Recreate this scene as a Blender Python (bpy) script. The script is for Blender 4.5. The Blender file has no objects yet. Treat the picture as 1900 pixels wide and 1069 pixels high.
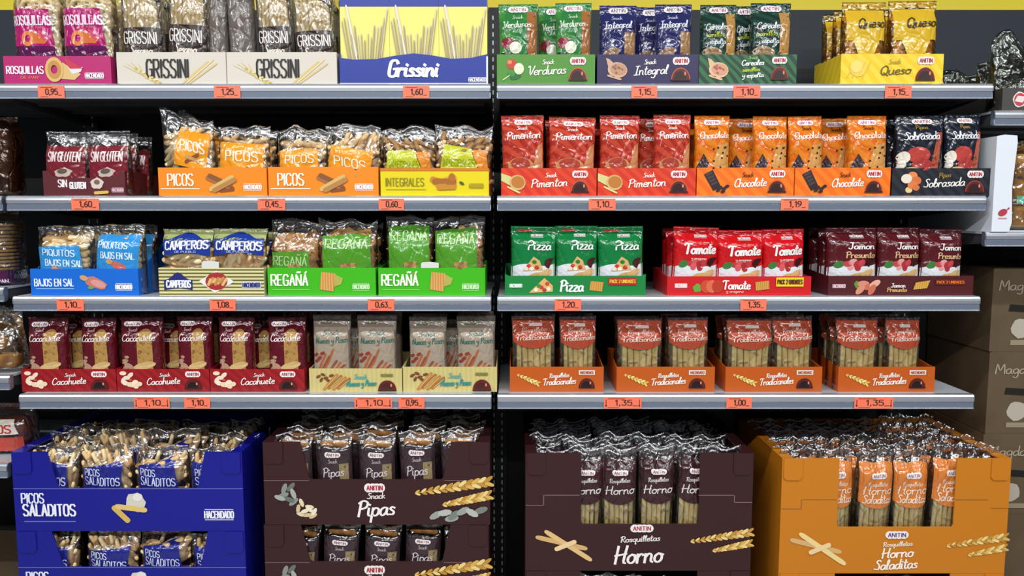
import bpy, math, random
from mathutils import Vector, noise

# ------------------------------------------------------------------ camera, light, exposure
sc = bpy.context.scene
COL = sc.collection
FPX, PITCH, DIST = 1400.0, math.radians(5.6), 1.974
CX, CZ = 0.0456, 1.55
cam = bpy.data.objects.new('camera', bpy.data.cameras.new('camera'))
cam.data.sensor_width = 36.0
cam.data.lens = FPX / 1900.0 * 36.0
cam.location = (CX, -DIST, CZ)
cam.rotation_euler = (math.radians(90) - PITCH, 0, 0)
COL.objects.link(cam)
sc.camera = cam

world = bpy.data.worlds.new('world')
sc.world = world
world.use_nodes = True
world.node_tree.nodes['Background'].inputs[0].default_value = (0.80, 0.88, 1.0, 1)
world.node_tree.nodes['Background'].inputs[1].default_value = 0.10

def ceiling_lamp(x, y, z, lx, ly, watts):
    d = bpy.data.lights.new('ceiling_lamp', 'AREA')
    d.shape = 'RECTANGLE'
    d.size, d.size_y = lx, ly
    d.energy = watts
    d.color = (0.97, 0.985, 1.0)
    o = bpy.data.objects.new('ceiling_lamp', d)
    o.location = (x, y, z)
    COL.objects.link(o)

for lx in (-2.3, -0.75, 0.8, 2.35):
    ceiling_lamp(lx, -1.25, 3.05, 1.25, 0.09, 18)
for lx in (-2.3, -0.75, 0.8, 2.35):
    ceiling_lamp(lx, -3.1, 3.05, 1.25, 0.09, 48)

vs = sc.view_settings
vs.view_transform = 'Standard'
vs.look = 'None'
vs.gamma = 1.0
vs.use_curve_mapping = False
vs.exposure = 0.22

# ------------------------------------------------------------------ photo measurements to metres
SN, CS = math.sin(PITCH), math.cos(PITCH)

def WX(px, py, Y=0.0):
    v = py - 534.5
    return CX + (px - 950.0) * (DIST + Y) / (FPX * CS - v * SN)

def WZ(py, Y=0.0):
    v = py - 534.5
    return CZ - (DIST + Y) * (v * CS + FPX * SN) / (FPX * CS - v * SN)

# ------------------------------------------------------------------ materials
MATS = {}

def lin(h):
    if isinstance(h, (tuple, list)):
        return (h[0], h[1], h[2], 1)
    h = h.lstrip('#')
    out = []
    for i in (0, 2, 4):
        c = int(h[i:i + 2], 16) / 255.0
        out.append(c / 12.92 if c <= 0.04045 else ((c + 0.055) / 1.055) ** 2.4)
    return (out[0], out[1], out[2], 1)

def bump_group():
    g = bpy.data.node_groups.new('film_crinkle', 'ShaderNodeTree')
    g.interface.new_socket('Strength', in_out='INPUT', socket_type='NodeSocketFloat')
    g.interface.new_socket('Normal', in_out='OUTPUT', socket_type='NodeSocketVector')
    n, l = g.nodes, g.links
    gi, go = n.new('NodeGroupInput'), n.new('NodeGroupOutput')
    tc = n.new('ShaderNodeTexCoord')
    no = n.new('ShaderNodeTexNoise')
    no.inputs['Scale'].default_value = 34
    no.inputs['Detail'].default_value = 2.5
    no.inputs['Distortion'].default_value = 0.8
    vo = n.new('ShaderNodeTexVoronoi')
    vo.feature = 'DISTANCE_TO_EDGE'
    vo.inputs['Scale'].default_value = 38
    mp = n.new('ShaderNodeMapping')
    mp.inputs['Scale'].default_value = (1.0, 1.0, 0.7)
    mi = n.new('ShaderNodeMath')
    mi.operation = 'MINIMUM'
    mi.inputs[1].default_value = 0.16
    ad = n.new('ShaderNodeMath')
    ad.operation = 'MULTIPLY_ADD'
    ad.inputs[1].default_value = 1.6
    b = n.new('ShaderNodeBump')
    b.inputs['Distance'].default_value = 0.006
    l.new(tc.outputs['Object'], mp.inputs['Vector'])
    l.new(mp.outputs['Vector'], no.inputs['Vector'])
    l.new(mp.outputs['Vector'], vo.inputs['Vector'])
    l.new(vo.outputs['Distance'], mi.inputs[0])
    l.new(mi.outputs[0], ad.inputs[0])
    l.new(no.outputs[0], ad.inputs[2])
    l.new(ad.outputs[0], b.inputs['Height'])
    l.new(gi.outputs['Strength'], b.inputs['Strength'])
    l.new(b.outputs['Normal'], go.inputs['Normal'])
    return g

CRINKLE = bump_group()

def mat(name, color, rough=0.5, metal=0.0, crinkle=0.0, stripes=None, speck=None, coat=0.0,
        grain=None, spec=0.5):
    """procedural material; stripes=(colour2, scale, distortion, direction), speck=(colour2, scale, threshold)"""
    key = (name, str(color), rough, metal, crinkle, str(stripes), str(speck), coat, str(grain), spec)
    if key in MATS:
        return MATS[key]
    m = bpy.data.materials.new(name)
    m.use_nodes = True
    n, l = m.node_tree.nodes, m.node_tree.links
    p = n['Principled BSDF']
    p.inputs['Base Color'].default_value = lin(color)
    p.inputs['Roughness'].default_value = rough
    p.inputs['Metallic'].default_value = metal
    p.inputs['Specular IOR Level'].default_value = spec
    p.inputs['Coat Weight'].default_value = coat
    p.inputs['Coat Roughness'].default_value = 0.12
    if crinkle:
        g = n.new('ShaderNodeGroup')
        g.node_tree = CRINKLE
        g.inputs['Strength'].default_value = crinkle
        l.new(g.outputs['Normal'], p.inputs['Normal'])
        l.new(g.outputs['Normal'], p.inputs['Coat Normal'])
        p.inputs['Coat Weight'].default_value = 0.4
        p.inputs['Coat Roughness'].default_value = 0.09
    if stripes or speck or grain:
        tc = n.new('ShaderNodeTexCoord')
        mx = n.new('ShaderNodeMix')
        mx.data_type = 'RGBA'
        mx.inputs[6].default_value = lin(color)
        rp = n.new('ShaderNodeValToRGB')
        if stripes:
            w = n.new('ShaderNodeTexWave')
            w.bands_direction = stripes[3]
            w.inputs['Scale'].default_value = stripes[1] * 1.8
            w.inputs['Distortion'].default_value = stripes[2] * .7
            w.inputs['Detail'].default_value = 1.0
            w.inputs['Detail Scale'].default_value = 0.4
            l.new(tc.outputs['Object'], w.inputs['Vector'])
            l.new(w.outputs['Fac'], rp.inputs['Fac'])
            rp.color_ramp.elements[0].position = 0.42
            rp.color_ramp.elements[1].position = 0.58
            mx.inputs[7].default_value = lin(stripes[0])
        else:
            c2, scl, th = speck or grain
            w = n.new('ShaderNodeTexNoise')
            w.inputs['Scale'].default_value = scl
            w.inputs['Detail'].default_value = 2.0
            l.new(tc.outputs['Object'], w.inputs['Vector'])
            l.new(w.outputs[0], rp.inputs['Fac'])
            wid = 0.03 if speck else 0.25
            rp.color_ramp.elements[0].position = max(0.0, th - wid)
            rp.color_ramp.elements[1].position = min(1.0, th + wid)
            mx.inputs[7].default_value = lin(c2)
        l.new(rp.outputs['Color'], mx.inputs['Factor'])
        l.new(mx.outputs[2], p.inputs['Base Color'])
    MATS[key] = m
    return m

def film(c, stripes=None, rough=0.2, crinkle=0.7, speck=None):
    return mat('printed_film', c, rough, 0, crinkle, stripes, speck)

def card(c, stripes=None):
    return mat('printed_card', c, 0.42, 0, 0, stripes)

def clear_film(name, tint, base, body, rough=0.17):
    """thin clear wrapper: mostly see-through, glossy crinkles"""
    key = (name, str(tint), base, str(body))
    if key in MATS:
        return MATS[key]
    m = bpy.data.materials.new(name)
    m.use_nodes = True
    n, l = m.node_tree.nodes, m.node_tree.links
    n.remove(n['Principled BSDF'])
    p = n.new('ShaderNodeBsdfGlossy')
    p.inputs['Color'].default_value = lin(body)
    p.inputs['Roughness'].default_value = rough
    tr = n.new('ShaderNodeBsdfTransparent')
    tr.inputs[0].default_value = lin(tint)
    g = n.new('ShaderNodeGroup')
    g.node_tree = CRINKLE
    g.inputs['Strength'].default_value = 0.8
    fr = n.new('ShaderNodeFresnel')
    fr.inputs['IOR'].default_value = 1.45
    ma = n.new('ShaderNodeMath')
    ma.operation = 'MULTIPLY_ADD'
    ma.use_clamp = True
    ma.inputs[1].default_value = 0.9
    ma.inputs[2].default_value = base
    mx = n.new('ShaderNodeMixShader')
    l.new(g.outputs['Normal'], p.inputs['Normal'])
    l.new(g.outputs['Normal'], fr.inputs['Normal'])
    l.new(fr.outputs[0], ma.inputs[0])
    l.new(ma.outputs[0], mx.inputs['Fac'])
    l.new(tr.outputs[0], mx.inputs[1])
    l.new(p.outputs[0], mx.inputs[2])
    l.new(mx.outputs[0], n['Material Output'].inputs['Surface'])
    MATS[key] = m
    return m

CLEAR = clear_film('clear_film', '#fafafa', 0.09, '#ffffff')
HAZY = clear_film('hazy_crumpled_film', '#f8f8f8', 0.12, '#ffffff', 0.2)
CLEAR_YEL = clear_film('yellow_film', '#f0dc90', 0.08, '#fff4d0')

# ------------------------------------------------------------------ object helpers
def tag(o, label=None, cat=None, group=None, kind=None):
    if label:
        o['label'] = label
    if cat:
        o['category'] = cat
    if group:
        o['group'] = group
    if kind:
        o['kind'] = kind
    return o

def empty(name, loc=(0, 0, 0), rot=(0, 0, 0)):
    o = bpy.data.objects.new(name, None)
    o.empty_display_size = 0.05
    o.location, o.rotation_euler = loc, rot
    COL.objects.link(o)
    return o

def new_mesh(name, verts, faces, mats, midx=None, smooth=False):
    me = bpy.data.meshes.new(name)
    me.from_pydata([tuple(v) for v in verts], [], faces)
    for m in (mats if isinstance(mats, (list, tuple)) else [mats]):
        me.materials.append(m)
    if midx:
        me.polygons.foreach_set('material_index', midx)
    if smooth:
        me.polygons.foreach_set('use_smooth', [True] * len(me.polygons))
    me.update()
    return me

def link(name, me, parent=None, loc=None, rot=None, scale=None):
    o = bpy.data.objects.new(name, me)
    COL.objects.link(o)
    if parent:
        o.parent = parent
    if loc:
        o.location = loc
    if rot:
        o.rotation_euler = rot
    if scale:
        o.scale = scale
    return o

def copy_tree(o, parent=None, skip=()):
    c = o.copy()
    COL.objects.link(c)
    c.parent = parent
    for ch in o.children:
        if ch.name.split('.')[0] not in skip:
            copy_tree(ch, c, skip)
    return c

class MB:
    """collects boxes and prisms into one mesh"""
    def __init__(s):
        s.v, s.f = [], []

    def box(s, x0, x1, y0, y1, z0, z1):
        b = len(s.v)
        s.v += [(x, y, z) for z in (z0, z1) for y in (y0, y1) for x in (x0, x1)]
        for q in ((0, 2, 3, 1), (4, 5, 7, 6), (0, 1, 5, 4), (2, 6, 7, 3), (0, 4, 6, 2), (1, 3, 7, 5)):
            s.f.append([b + i for i in q])
        return s

    def prism(s, pts, axis, a, b_):
        """outline extruded along an axis: 'x' outline is (y,z), 'y' outline is (x,z), 'z' outline is (x,y)"""
        n, k = len(pts), len(s.v)
        for t in (a, b_):
            for p, q in pts:
                s.v.append({'x': (t, p, q), 'y': (p, t, q), 'z': (p, q, t)}[axis])
        s.f.append([k + i for i in range(n)])
        s.f.append([k + n + i for i in reversed(range(n))])
        for i in range(n):
            j = (i + 1) % n
            s.f.append([k + j, k + i, k + n + i, k + n + j])
        return s

    def tube(s, pts, r, seg=6):
        k = len(s.v)
        for i, p in enumerate(pts):
            p = Vector(p)
            a = Vector(pts[max(0, i - 1)])
            b = Vector(pts[min(len(pts) - 1, i + 1)])
            d = (b - a).normalized()
            u = d.orthogonal().normalized()
            w = d.cross(u)
            for j in range(seg):
                t = 2 * math.pi * j / seg
                s.v.append(tuple(p + r * (math.cos(t) * u + math.sin(t) * w)))
        for i in range(len(pts) - 1):
            for j in range(seg):
                j2 = (j + 1) % seg
                s.f.append([k + i * seg + j, k + i * seg + j2, k + (i + 1) * seg + j2, k + (i + 1) * seg + j])
        s.f.append([k + j for j in reversed(range(seg))])
        s.f.append([k + (len(pts) - 1) * seg + j for j in range(seg)])
        return s

    def mesh(s, name, m, smooth=False):
        return new_mesh(name, s.v, s.f, m, smooth=smooth)

    def build(s, name, m, parent=None, smooth=False, **kw):
        return link(name, s.mesh(name, m, smooth), parent, **kw)

# ------------------------------------------------------------------ lettering drawn with pen strokes
CAPS = {
 'A': (4, '0 0 2 10 4 0/.8 3.4 3.2 3.4'), 'B': (4, '0 0 0 10 3 10 4 8.6 4 6.4 3 5.2 0 5.2/3 5.2 4 4 4 1.4 3 0 0 0'),
 'C': (4, '4 8.3 3 10 1 10 0 8 0 2 1 0 3 0 4 1.7'),
 'D': (4, '0 0 0 10 2.4 10 4 8 4 2 2.4 0 0 0'), 'E': (3.4, '3.4 10 0 10 0 0 3.4 0/0 5.2 2.8 5.2'),
 'G': (4, '4 8.3 3 10 1 10 0 8 0 2 1 0 3 0 4 1.7 4 4.6 2.2 4.6'), 'H': (4, '0 0 0 10/4 0 4 10/0 5.2 4 5.2'),
 'I': (.6, '.3 0 .3 10'), 'J': (3, '3 10 3 2 2 0 1 0 0 2'), 'L': (3.2, '0 10 0 0 3.2 0'),
 'K': (4, '0 0 0 10/4 10 0 5 4 0'),
 'M': (5, '0 0 .4 10 2.5 3 4.6 10 5 0'), 'N': (4, '0 0 0 10 4 0 4 10'), 'Ñ': (4, '0 0 0 10 4 0 4 10/.6 12 1.6 12.8 2.6 12 3.6 12.8'),
 'Á': (4, '0 0 2 10 4 0/.8 3.4 3.2 3.4/2 11.4 3.2 13'),
 'O': (4, '1 0 0 2 0 8 1 10 3 10 4 8 4 2 3 0 1 0'), 'P': (4, '0 0 0 10 3 10 4 8.6 4 6 3 4.6 0 4.6'),
 'Q': (4, '1 0 0 2 0 8 1 10 3 10 4 8 4 2 3 0 1 0/2.4 2.4 4.3 -1'),
 'R': (4, '0 0 0 10 3 10 4 8.6 4 6 3 4.8 0 4.8/1.7 4.8 4 0'),
 'S': (4, '4 8.6 3 10 1 10 0 8.6 0 6.7 1 5.6 3 4.5 4 3.3 4 1.4 3 0 1 0 0 1.5'),
 'T': (4, '0 10 4 10/2 10 2 0'), 'U': (4, '0 10 0 2 1 0 3 0 4 2 4 10'), 'V': (4, '0 10 2 0 4 10'),
 'X': (4, '0 0 4 10/0 10 4 0'), 'Y': (4, '0 10 2 5 4 10/2 5 2 0'),
 '0': (4, '1 0 0 2 0 8 1 10 3 10 4 8 4 2 3 0 1 0'), '1': (2.2, '.2 7.8 1.8 10 1.8 0'),
 '2': (4, '0 8 1 10 3 10 4 8 4 6.5 0 0 4 0'), '3': (4, '0 10 4 10 2 6 4 4.5 4 1.5 3 0 1 0 0 1.5'),
 '4': (4, '3 0 3 10 0 3.5 4 3.5'), '5': (4, '4 10 .4 10 0 5.5 2 6.4 4 5 4 1.5 3 0 1 0 0 1.2'),
 '6': (4, '3.6 10 1 7.4 0 3.4 1 0 3 0 4 1.6 4 4 3 5.4 .4 4.4'),
 '8': (4, '2 5.4 .3 7 .3 9 1.4 10 2.6 10 3.7 9 3.7 7 2 5.4 0 3.4 0 1.3 1.2 0 2.8 0 4 1.3 4 3.4 2 5.4'),
 '9': (4, '.4 0 3 2.6 4 6.6 3 10 1 10 0 8.4 0 6 1 4.6 3.6 5.6'), ',': (1.2, '.8 .8 .4 -1.6'), '-': (3, '.3 4.5 2.7 4.5'),
}
HAND = {
 'a': (4.6, '3.9 4.4 2.4 5 .6 3.6 .6 1 2 0 3.5 1.6 4 4.5/4 4.5 3.9 1.2 4.8 .3'),
 'b': (4.4, '.6 2 1.9 8.6 1.2 10 .6 8 .5 .8/.5 1 2.2 0 4 1.4 3.8 4 2.2 5 .6 3.4'),
 'c': (3.8, '3.7 4.1 2.4 5 .7 3.7 .7 1 2.2 0 3.9 1'), 'd': (4.6, '3.8 4 2.4 5 .5 3.5 .6 1 2 0 3.9 2.2/4.3 10 3.9 1.4 4.9 .2'),
 'e': (3.8, '.6 2.4 3.3 3 3.3 4.6 2 5 .6 3.6 .8 .8 2.3 0 3.9 1'),
 'g': (4.4, '3.8 4.4 2.4 5 .6 3.6 .7 1.2 2 .4 3.8 2/3.9 4.8 3.9 -2 2.4 -4 .5 -3'),
 'h': (4.6, '.5 10 .5 0/.5 3 2 5 3.5 4.2 3.6 1 4.6 .2'), 'i': (1.9, '.7 5 .7 1 1.7 .2/.8 7 1 7.5'),
 'k': (4.2, '.5 10 .5 0/3.4 5 .6 2.4 2.6 1.6 4.2 .2'), 'l': (2.1, '.5 2.2 1.9 8.6 1.2 10 .6 7 .7 1 1.9 .2'), 'm': (6.2, '.5 5 .5 0/.5 3 1.9 5 2.8 4 2.8 0/2.8 3 4.3 5 5.2 4 5.2 1 6.2 .2'),
 'n': (4.6, '.5 5 .5 0/.5 3 2 5 3.5 4.2 3.6 1 4.6 .2'), 'ñ': (4.6, '.5 5 .5 0/.5 3 2 5 3.5 4.2 3.6 1 4.6 .2/.8 6.6 2 7.4 3 6.8'),
 'o': (4.4, '2.2 5 .6 3.6 .6 1.2 2.2 0 3.8 1.3 3.8 3.8 2.2 5 4.6 4.2'), 'ó': (4.4, '2.2 5 .6 3.6 .6 1.2 2.2 0 3.8 1.3 3.8 3.8 2.2 5/2.2 6.6 3.4 8.2'),
 'p': (4.4, '.8 5 .4 -4/.7 3.4 2.1 5 4 4 3.8 1 2.2 0 .7 1.2'), 'q': (4.4, '3.8 4.4 2.4 5 .6 3.6 .7 1.2 2 .4 3.8 2/3.9 4.8 3.7 -4 4.6 -3'),
 'r': (3.6, '.5 5 .6 0/.6 3 1.6 4.8 2.9 4.9 3.2 4.2'), 's': (3.4, '3.2 4.4 1.7 5 .8 3.8 2.8 2.1 2.6 .4 .4 .4'),
 't': (3.0, '1.5 9 1.2 1.2 2.3 .1 3 .6/0 6.2 3 6.5'), 'u': (4.6, '.5 5 .6 1.2 2 0 3.7 2/3.8 5 3.8 1.2 4.7 .2'),
 'y': (4.4, '.5 5 .7 2.4 2 1.7 3.7 3/3.9 5 3.7 -2 2.2 -4 .5 -3'), 'z': (4, '.5 5 3.6 5 .6 .2 4 .2'), '&': (3.6, '3.6 0 .8 5 2 6.6 3 5.4 .5 2 1.4 0 3.6 2.6'),
 'A': (6, '0 0 3.4 10 5 0/1.2 4 5 4.4'), 'C': (5.6, '5.4 8.2 4.1 10 1.7 8.4 .7 3.4 2.6 0 5.4 1.6'), 'H': (6.4, '1.3 10 .9 0/5.8 10 5 1.4 6.2 .2/.2 4.6 6 5.6'),
 'I': (4.6, '.9 9.6 4.6 10/2.8 9.8 2.2 0/.2 0 4.2 .3'), 'J': (5, '1.6 10 5.2 10/3.9 10 3.5 2 2 0 .3 1.6'),
 'M': (7, '.3 0 1.2 10 3.4 3 6 10 6.6 0'), 'N': (6, '.3 0 1 10 4.6 0 5.6 10'),
 'P': (5.0, '1.3 9.4 .8 0/.1 8.4 2.4 10 4.9 8.7 4.4 5.7 1.2 4.6'), 'Q': (6, '3.4 10 .9 7.6 .8 2.6 3 0 5.4 2.6 5.2 8 3.4 10/2.6 2.4 4 1.2 6.4 -1'),
 'R': (5.6, '1.8 10 1 0/0 7.8 2.8 10 5.2 8.4 4.2 5.6 1.6 5 3.6 2.4 5.6 0'), 'S': (5, '5 8.8 3.5 10 1.6 8.2 4.1 4.6 3.6 .6 .2 1.2'),
 'T': (5.6, '0 8.6 1.4 10 6 9.6/3.4 9.8 2.6 0'), 'V': (5.4, '0 8.8 1.4 10 2.8 0 5.8 10'),
}

def smooth_pts(p, k=3):
    if len(p) < 3:
        return p
    out = []
    for i in range(len(p) - 1):
        a, b, c, d = p[max(0, i - 1)], p[i], p[i + 1], p[min(len(p) - 1, i + 2)]
        for j in range(k):
            t = j / k
            out.append(tuple(0.5 * (2 * b[q] + (c[q] - a[q]) * t + (2 * a[q] - 5 * b[q] + 4 * c[q] - d[q]) * t * t
                                    + (3 * b[q] - a[q] - 3 * c[q] + d[q]) * t ** 3) for q in (0, 1)))
    return out + [p[-1]]

def strokes(text, style):
    """stroke polylines with letter height 10, and the total width"""
    table, gap = (CAPS, 1.5) if style == 'caps' else (HAND, 0.35)
    x, out = 0.0, []
    for ch in text:
        if ch == ' ':
            x += 3.0
            continue
        g = table.get(ch) or CAPS.get(ch) or HAND.get(ch)
        for st in g[1].split('/'):
            nn = [float(t) for t in st.split()]
            p = [(x + nn[i], nn[i + 1]) for i in range(0, len(nn), 2)]
            out.append(smooth_pts(p) if table is HAND else p)
        x += g[0] + gap
    return out, x - gap

class Dec:
    """flat print laid on a surface; positions are fractions of the W x H panel, sizes are fractions of H"""
    def __init__(s, W, H, mapper, tint):
        s.W, s.H, s.m, s.tint = W, H, mapper, tint
        s.parts = {}
        s.cur = None
        s.cnt = 0
        s.curved = False

    def part(s, name):
        s.cur = s.parts.setdefault(name, ([], [], [], []))
        return s

    def _mi(s, m):
        if isinstance(m, str):
            m = s.tint(m)
        L = s.cur[3]
        if m not in L:
            L.append(m)
        return L.index(m)

    def off(s, layer):
        s.cnt += 1
        return 0.0006 + 0.0006 * layer + (s.cnt % 14) * 0.00003

    def face(s, pts, mi, layer):
        V, F, M, _ = s.cur
        b = len(V)
        off = s.off(layer)
        for x, z in pts:
            V.append(s.m(x * s.W, z * s.H, off))
        F.append(list(range(b, b + len(pts))))
        M.append(mi)

    def grid(s, fn, nu, nv, m, layer=0):
        mi = s._mi(m)
        V, F, M, _ = s.cur
        b = len(V)
        off = s.off(layer)
        for j in range(nv + 1):
            for i in range(nu + 1):
                x, z = fn(i / nu, j / nv)
                V.append(s.m(x * s.W, z * s.H, off))
        for j in range(nv):
            for i in range(nu):
                k = b + j * (nu + 1) + i
                F.append([k, k + 1, k + nu + 2, k + nu + 1])
                M.append(mi)
        return s

    def quad(s, a, b, c, d, m, layer=0, n=6):
        def fn(u, v):
            return tuple((a[q] * (1 - u) + b[q] * u) * (1 - v) + (d[q] * (1 - u) + c[q] * u) * v for q in (0, 1))
        return s.grid(fn, n, n, m, layer)

    def rect(s, x0, z0, x1, z1, m, layer=0, n=6):
        return s.quad((x0, z0), (x1, z0), (x1, z1), (x0, z1), m, layer, n)

    def ell(s, cx, cz, rx, rz, m, layer=1, rot=0, seg=14, a0=0, a1=360, wob=0.0, hole=0.0):
        mi = s._mi(m)
        V, F, M, _ = s.cur
        b = len(V)
        cr, sr = math.cos(math.radians(rot)), math.sin(math.radians(rot))
        A = s.H / s.W
        off = s.off(layer)
        radii = (hole, 0.5 + hole / 2, 1.0)
        for r in radii:
            for i in range(seg + 1):
                t = math.radians(a0 + (a1 - a0) * i / seg)
                k = r * (1 + wob * math.sin(5 * t + cx * 40) * (r > .9))
                x, z = k * rx * math.cos(t), k * rz * math.sin(t)
                V.append(s.m((cx + (x * cr - z * sr) * A) * s.W, (cz + x * sr + z * cr) * s.H, off))
        for r in range(2):
            for i in range(seg):
                k = b + r * (seg + 1) + i
                F.append([k, k + seg + 1, k + seg + 2, k + 1])
                M.append(mi)
        return s

    def cap(s, x0, z0, x1, z1, r, m, layer=1, n=5):
        """a straight rod with round ends"""
        A = s.W / s.H
        dx, dz = (x1 - x0) * A, z1 - z0
        L = math.hypot(dx, dz) or 1e-6
        nx, nz = -dz / L * r, dx / L * r
        prof = (0.35, 0.8, 1, 1, 1, .8, .35)
        mi = s._mi(m)
        rows = []
        for i, k in enumerate(prof):
            t = (0, .03, .1, .5, .9, .97, 1)[i]
            px, pz = x0 * A + dx * t, z0 + dz * t
            rows.append((((px - nx * k) / A, pz - nz * k), ((px + nx * k) / A, pz + nz * k)))
        for i in range(6):
            s.face([rows[i][0], rows[i + 1][0], rows[i + 1][1], rows[i][1]], mi, layer)
        return s

    def text(s, t, x0, x1, z, h, m, style='hand', wt=1.0, skew=0.0, slope=0.0, layer=2):
        st, wd = strokes(t, style)
        mi = s._mi(m)
        kx, kz = (x1 - x0) / wd, h / 10.0
        A = s.W / s.H
        hw = 0.075 * h * wt
        for p in st:
            q = []
            for x, y in p:
                fx = x0 + x * kx
                q.append(((fx * A + skew * y * kz), z + y * kz + slope * (fx - x0) * A))
            if style == 'caps':
                for a, b in zip(q[:-1], q[1:]):
                    dx, dz = b[0] - a[0], b[1] - a[1]
                    L = math.hypot(dx, dz) or 1e-6
                    w = hw * (0.62 + 0.38 * abs(dz) / L)
                    nx, nz, ex, ez = -dz / L * w, dx / L * w, dx / L * hw * .45, dz / L * hw * .45
                    n = max(1, int(math.ceil(L / (.3 * h)))) if s.curved else 1
                    s0, s1 = (a[0] - ex, a[1] - ez), (b[0] + ex, b[1] + ez)
                    for k in range(n):
                        c0 = [s0[j] + (s1[j] - s0[j]) * k / n for j in (0, 1)]
                        c1 = [s0[j] + (s1[j] - s0[j]) * (k + 1) / n for j in (0, 1)]
                        s.face([((c0[0] - nx) / A, c0[1] - nz), ((c1[0] - nx) / A, c1[1] - nz),
                                ((c1[0] + nx) / A, c1[1] + nz), ((c0[0] + nx) / A, c0[1] + nz)], mi, layer)
                continue
            rows = []
            for i in range(len(q)):
                a, b = q[max(0, i - 1)], q[min(len(q) - 1, i + 1)]
                dx, dz = b[0] - a[0], b[1] - a[1]
                L = math.hypot(dx, dz) or 1e-6
                w = hw * (0.62 + 0.38 * abs(dz) / L)
                nx, nz = -dz / L * w, dx / L * w
                e = (0 if 0 < i < len(q) - 1 else hw * .5) * (1 if i else -1)
                cx, cz = q[i][0] + dx / L * e, q[i][1] + dz / L * e
                rows.append((((cx - nx) / A, cz - nz), ((cx + nx) / A, cz + nz)))
            for i in range(len(rows) - 1):
                s.face([rows[i][0], rows[i + 1][0], rows[i + 1][1], rows[i][1]], mi, layer)
        return s

    def build(s, parent):
        out = []
        for name, (V, F, M, L) in s.parts.items():
            if F:
                out.append(link(name, new_mesh(name, V, F, L, M, smooth=True), parent))
        return out

# ------------------------------------------------------------------ repeated pieces of print
def badge(d, cx, cz, w, h, col='#b02030', txt=True, layer=2):
    """white scalloped brand badge with red capitals; w is a fraction of the width, h of the height"""
    d.part('brand_badge')
    A = d.W / d.H
    rx = w * A / 2
    for k in (-.62, -.2, .2, .62):
        d.ell(cx + k * w / 2, cz, rx * .42, h * .56, '#f2ece8', layer, seg=10)
    d.rect(cx - w * .48, cz - h * .36, cx + w * .48, cz + h * .36, '#f2ece8', layer, n=3)
    if txt:
        d.text('ANITIN', cx - w * .38, cx + w * .38, cz - h * .26, h * .52, col, 'caps', 1.5, layer=layer + 1)

def dome(d, cx, cz, w, h, rim='#c8602a', core='#2c0f10', flat='#3a1412'):
    """chocolate-brown oven dome emblem"""
    d.part('dome_emblem')
    A = d.W / d.H
    rx = w * A / 2
    d.ell(cx, cz, rx, h, rim, 1, a0=0, a1=180)
    d.ell(cx, cz + h * .04, rx * .9, h * .88, '#5c1a16', 2, a0=0, a1=180)
    d.ell(cx - w * .03, cz + h * .05, rx * .62, h * .66, core, 3, a0=0, a1=180)
    d.ell(cx + w * .22, cz + h * .52, rx * .1, h * .16, '#d88a70', 4, seg=8)
    d.rect(cx - w * .5, cz - h * .06, cx + w * .5, cz + h * .06, flat, 4, n=3)

def brand_word(d, x0, x1, z, h, col='#f4f4f4', wt=1.5):
    d.part('brand_word')
    d.text('HACENDADO', x0, x1, z, h, col, 'caps', wt)
    d.rect(x0, z - h * .32, x1, z - h * .22, col, 1, n=2)
    d.rect(x0, z + h * 1.2, x1, z + h * 1.3, col, 1, n=2)

def wheat(d, x0, z0, x1, z1, s, cols=('#dcb058', '#c08e38', '#efd48c'), n=12):
    d.part('wheat_picture')
    A = d.W / d.H
    dx, dz = (x1 - x0) * A, z1 - z0
    ang = math.degrees(math.atan2(dz, dx))
    d.cap(x0, z0, x1, z1, s * .12, cols[1], 1)
    for i in range(n):
        t = i / (n - 1)
        g_ = 1.08 - .5 * t * t
        px, pz = x0 + (x1 - x0) * t, z0 + dz * t
        for k, sg in enumerate((1, -1)):
            a = math.radians(ang + sg * 90)
            d.ell(px + math.cos(a) * s * g_ * .36 / A, pz + math.sin(a) * s * g_ * .36, s * g_ * .8, s * g_ * .3, cols[(i + k) % 3], 2,
                  rot=ang + 180 - sg * 28, seg=8)

def ears(d, x0, z, x1, s):
    wheat(d, x1, z + s * 1.8, x0, z, s)
    wheat(d, x1, z - s * .4, x0 + (x1 - x0) * .38, z - s * 1.9, s * .9)

def sticks_cross(d, cx, cz, w, h, col='#e2bd80'):
    d.part('breadstick_picture')
    d.cap(cx - w * .5, cz + h * .28, cx + w * .42, cz - h * .12, h * .075, '#d8ae70', 1)
    d.cap(cx - w * .34, cz + h * .48, cx + w * .5, cz - h * .5, h * .075, col, 2)
    d.cap(cx - w * .16, cz - h * .14, cx + w * .22, cz + h * .14, h * .075, '#eed09a', 3)

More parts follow.
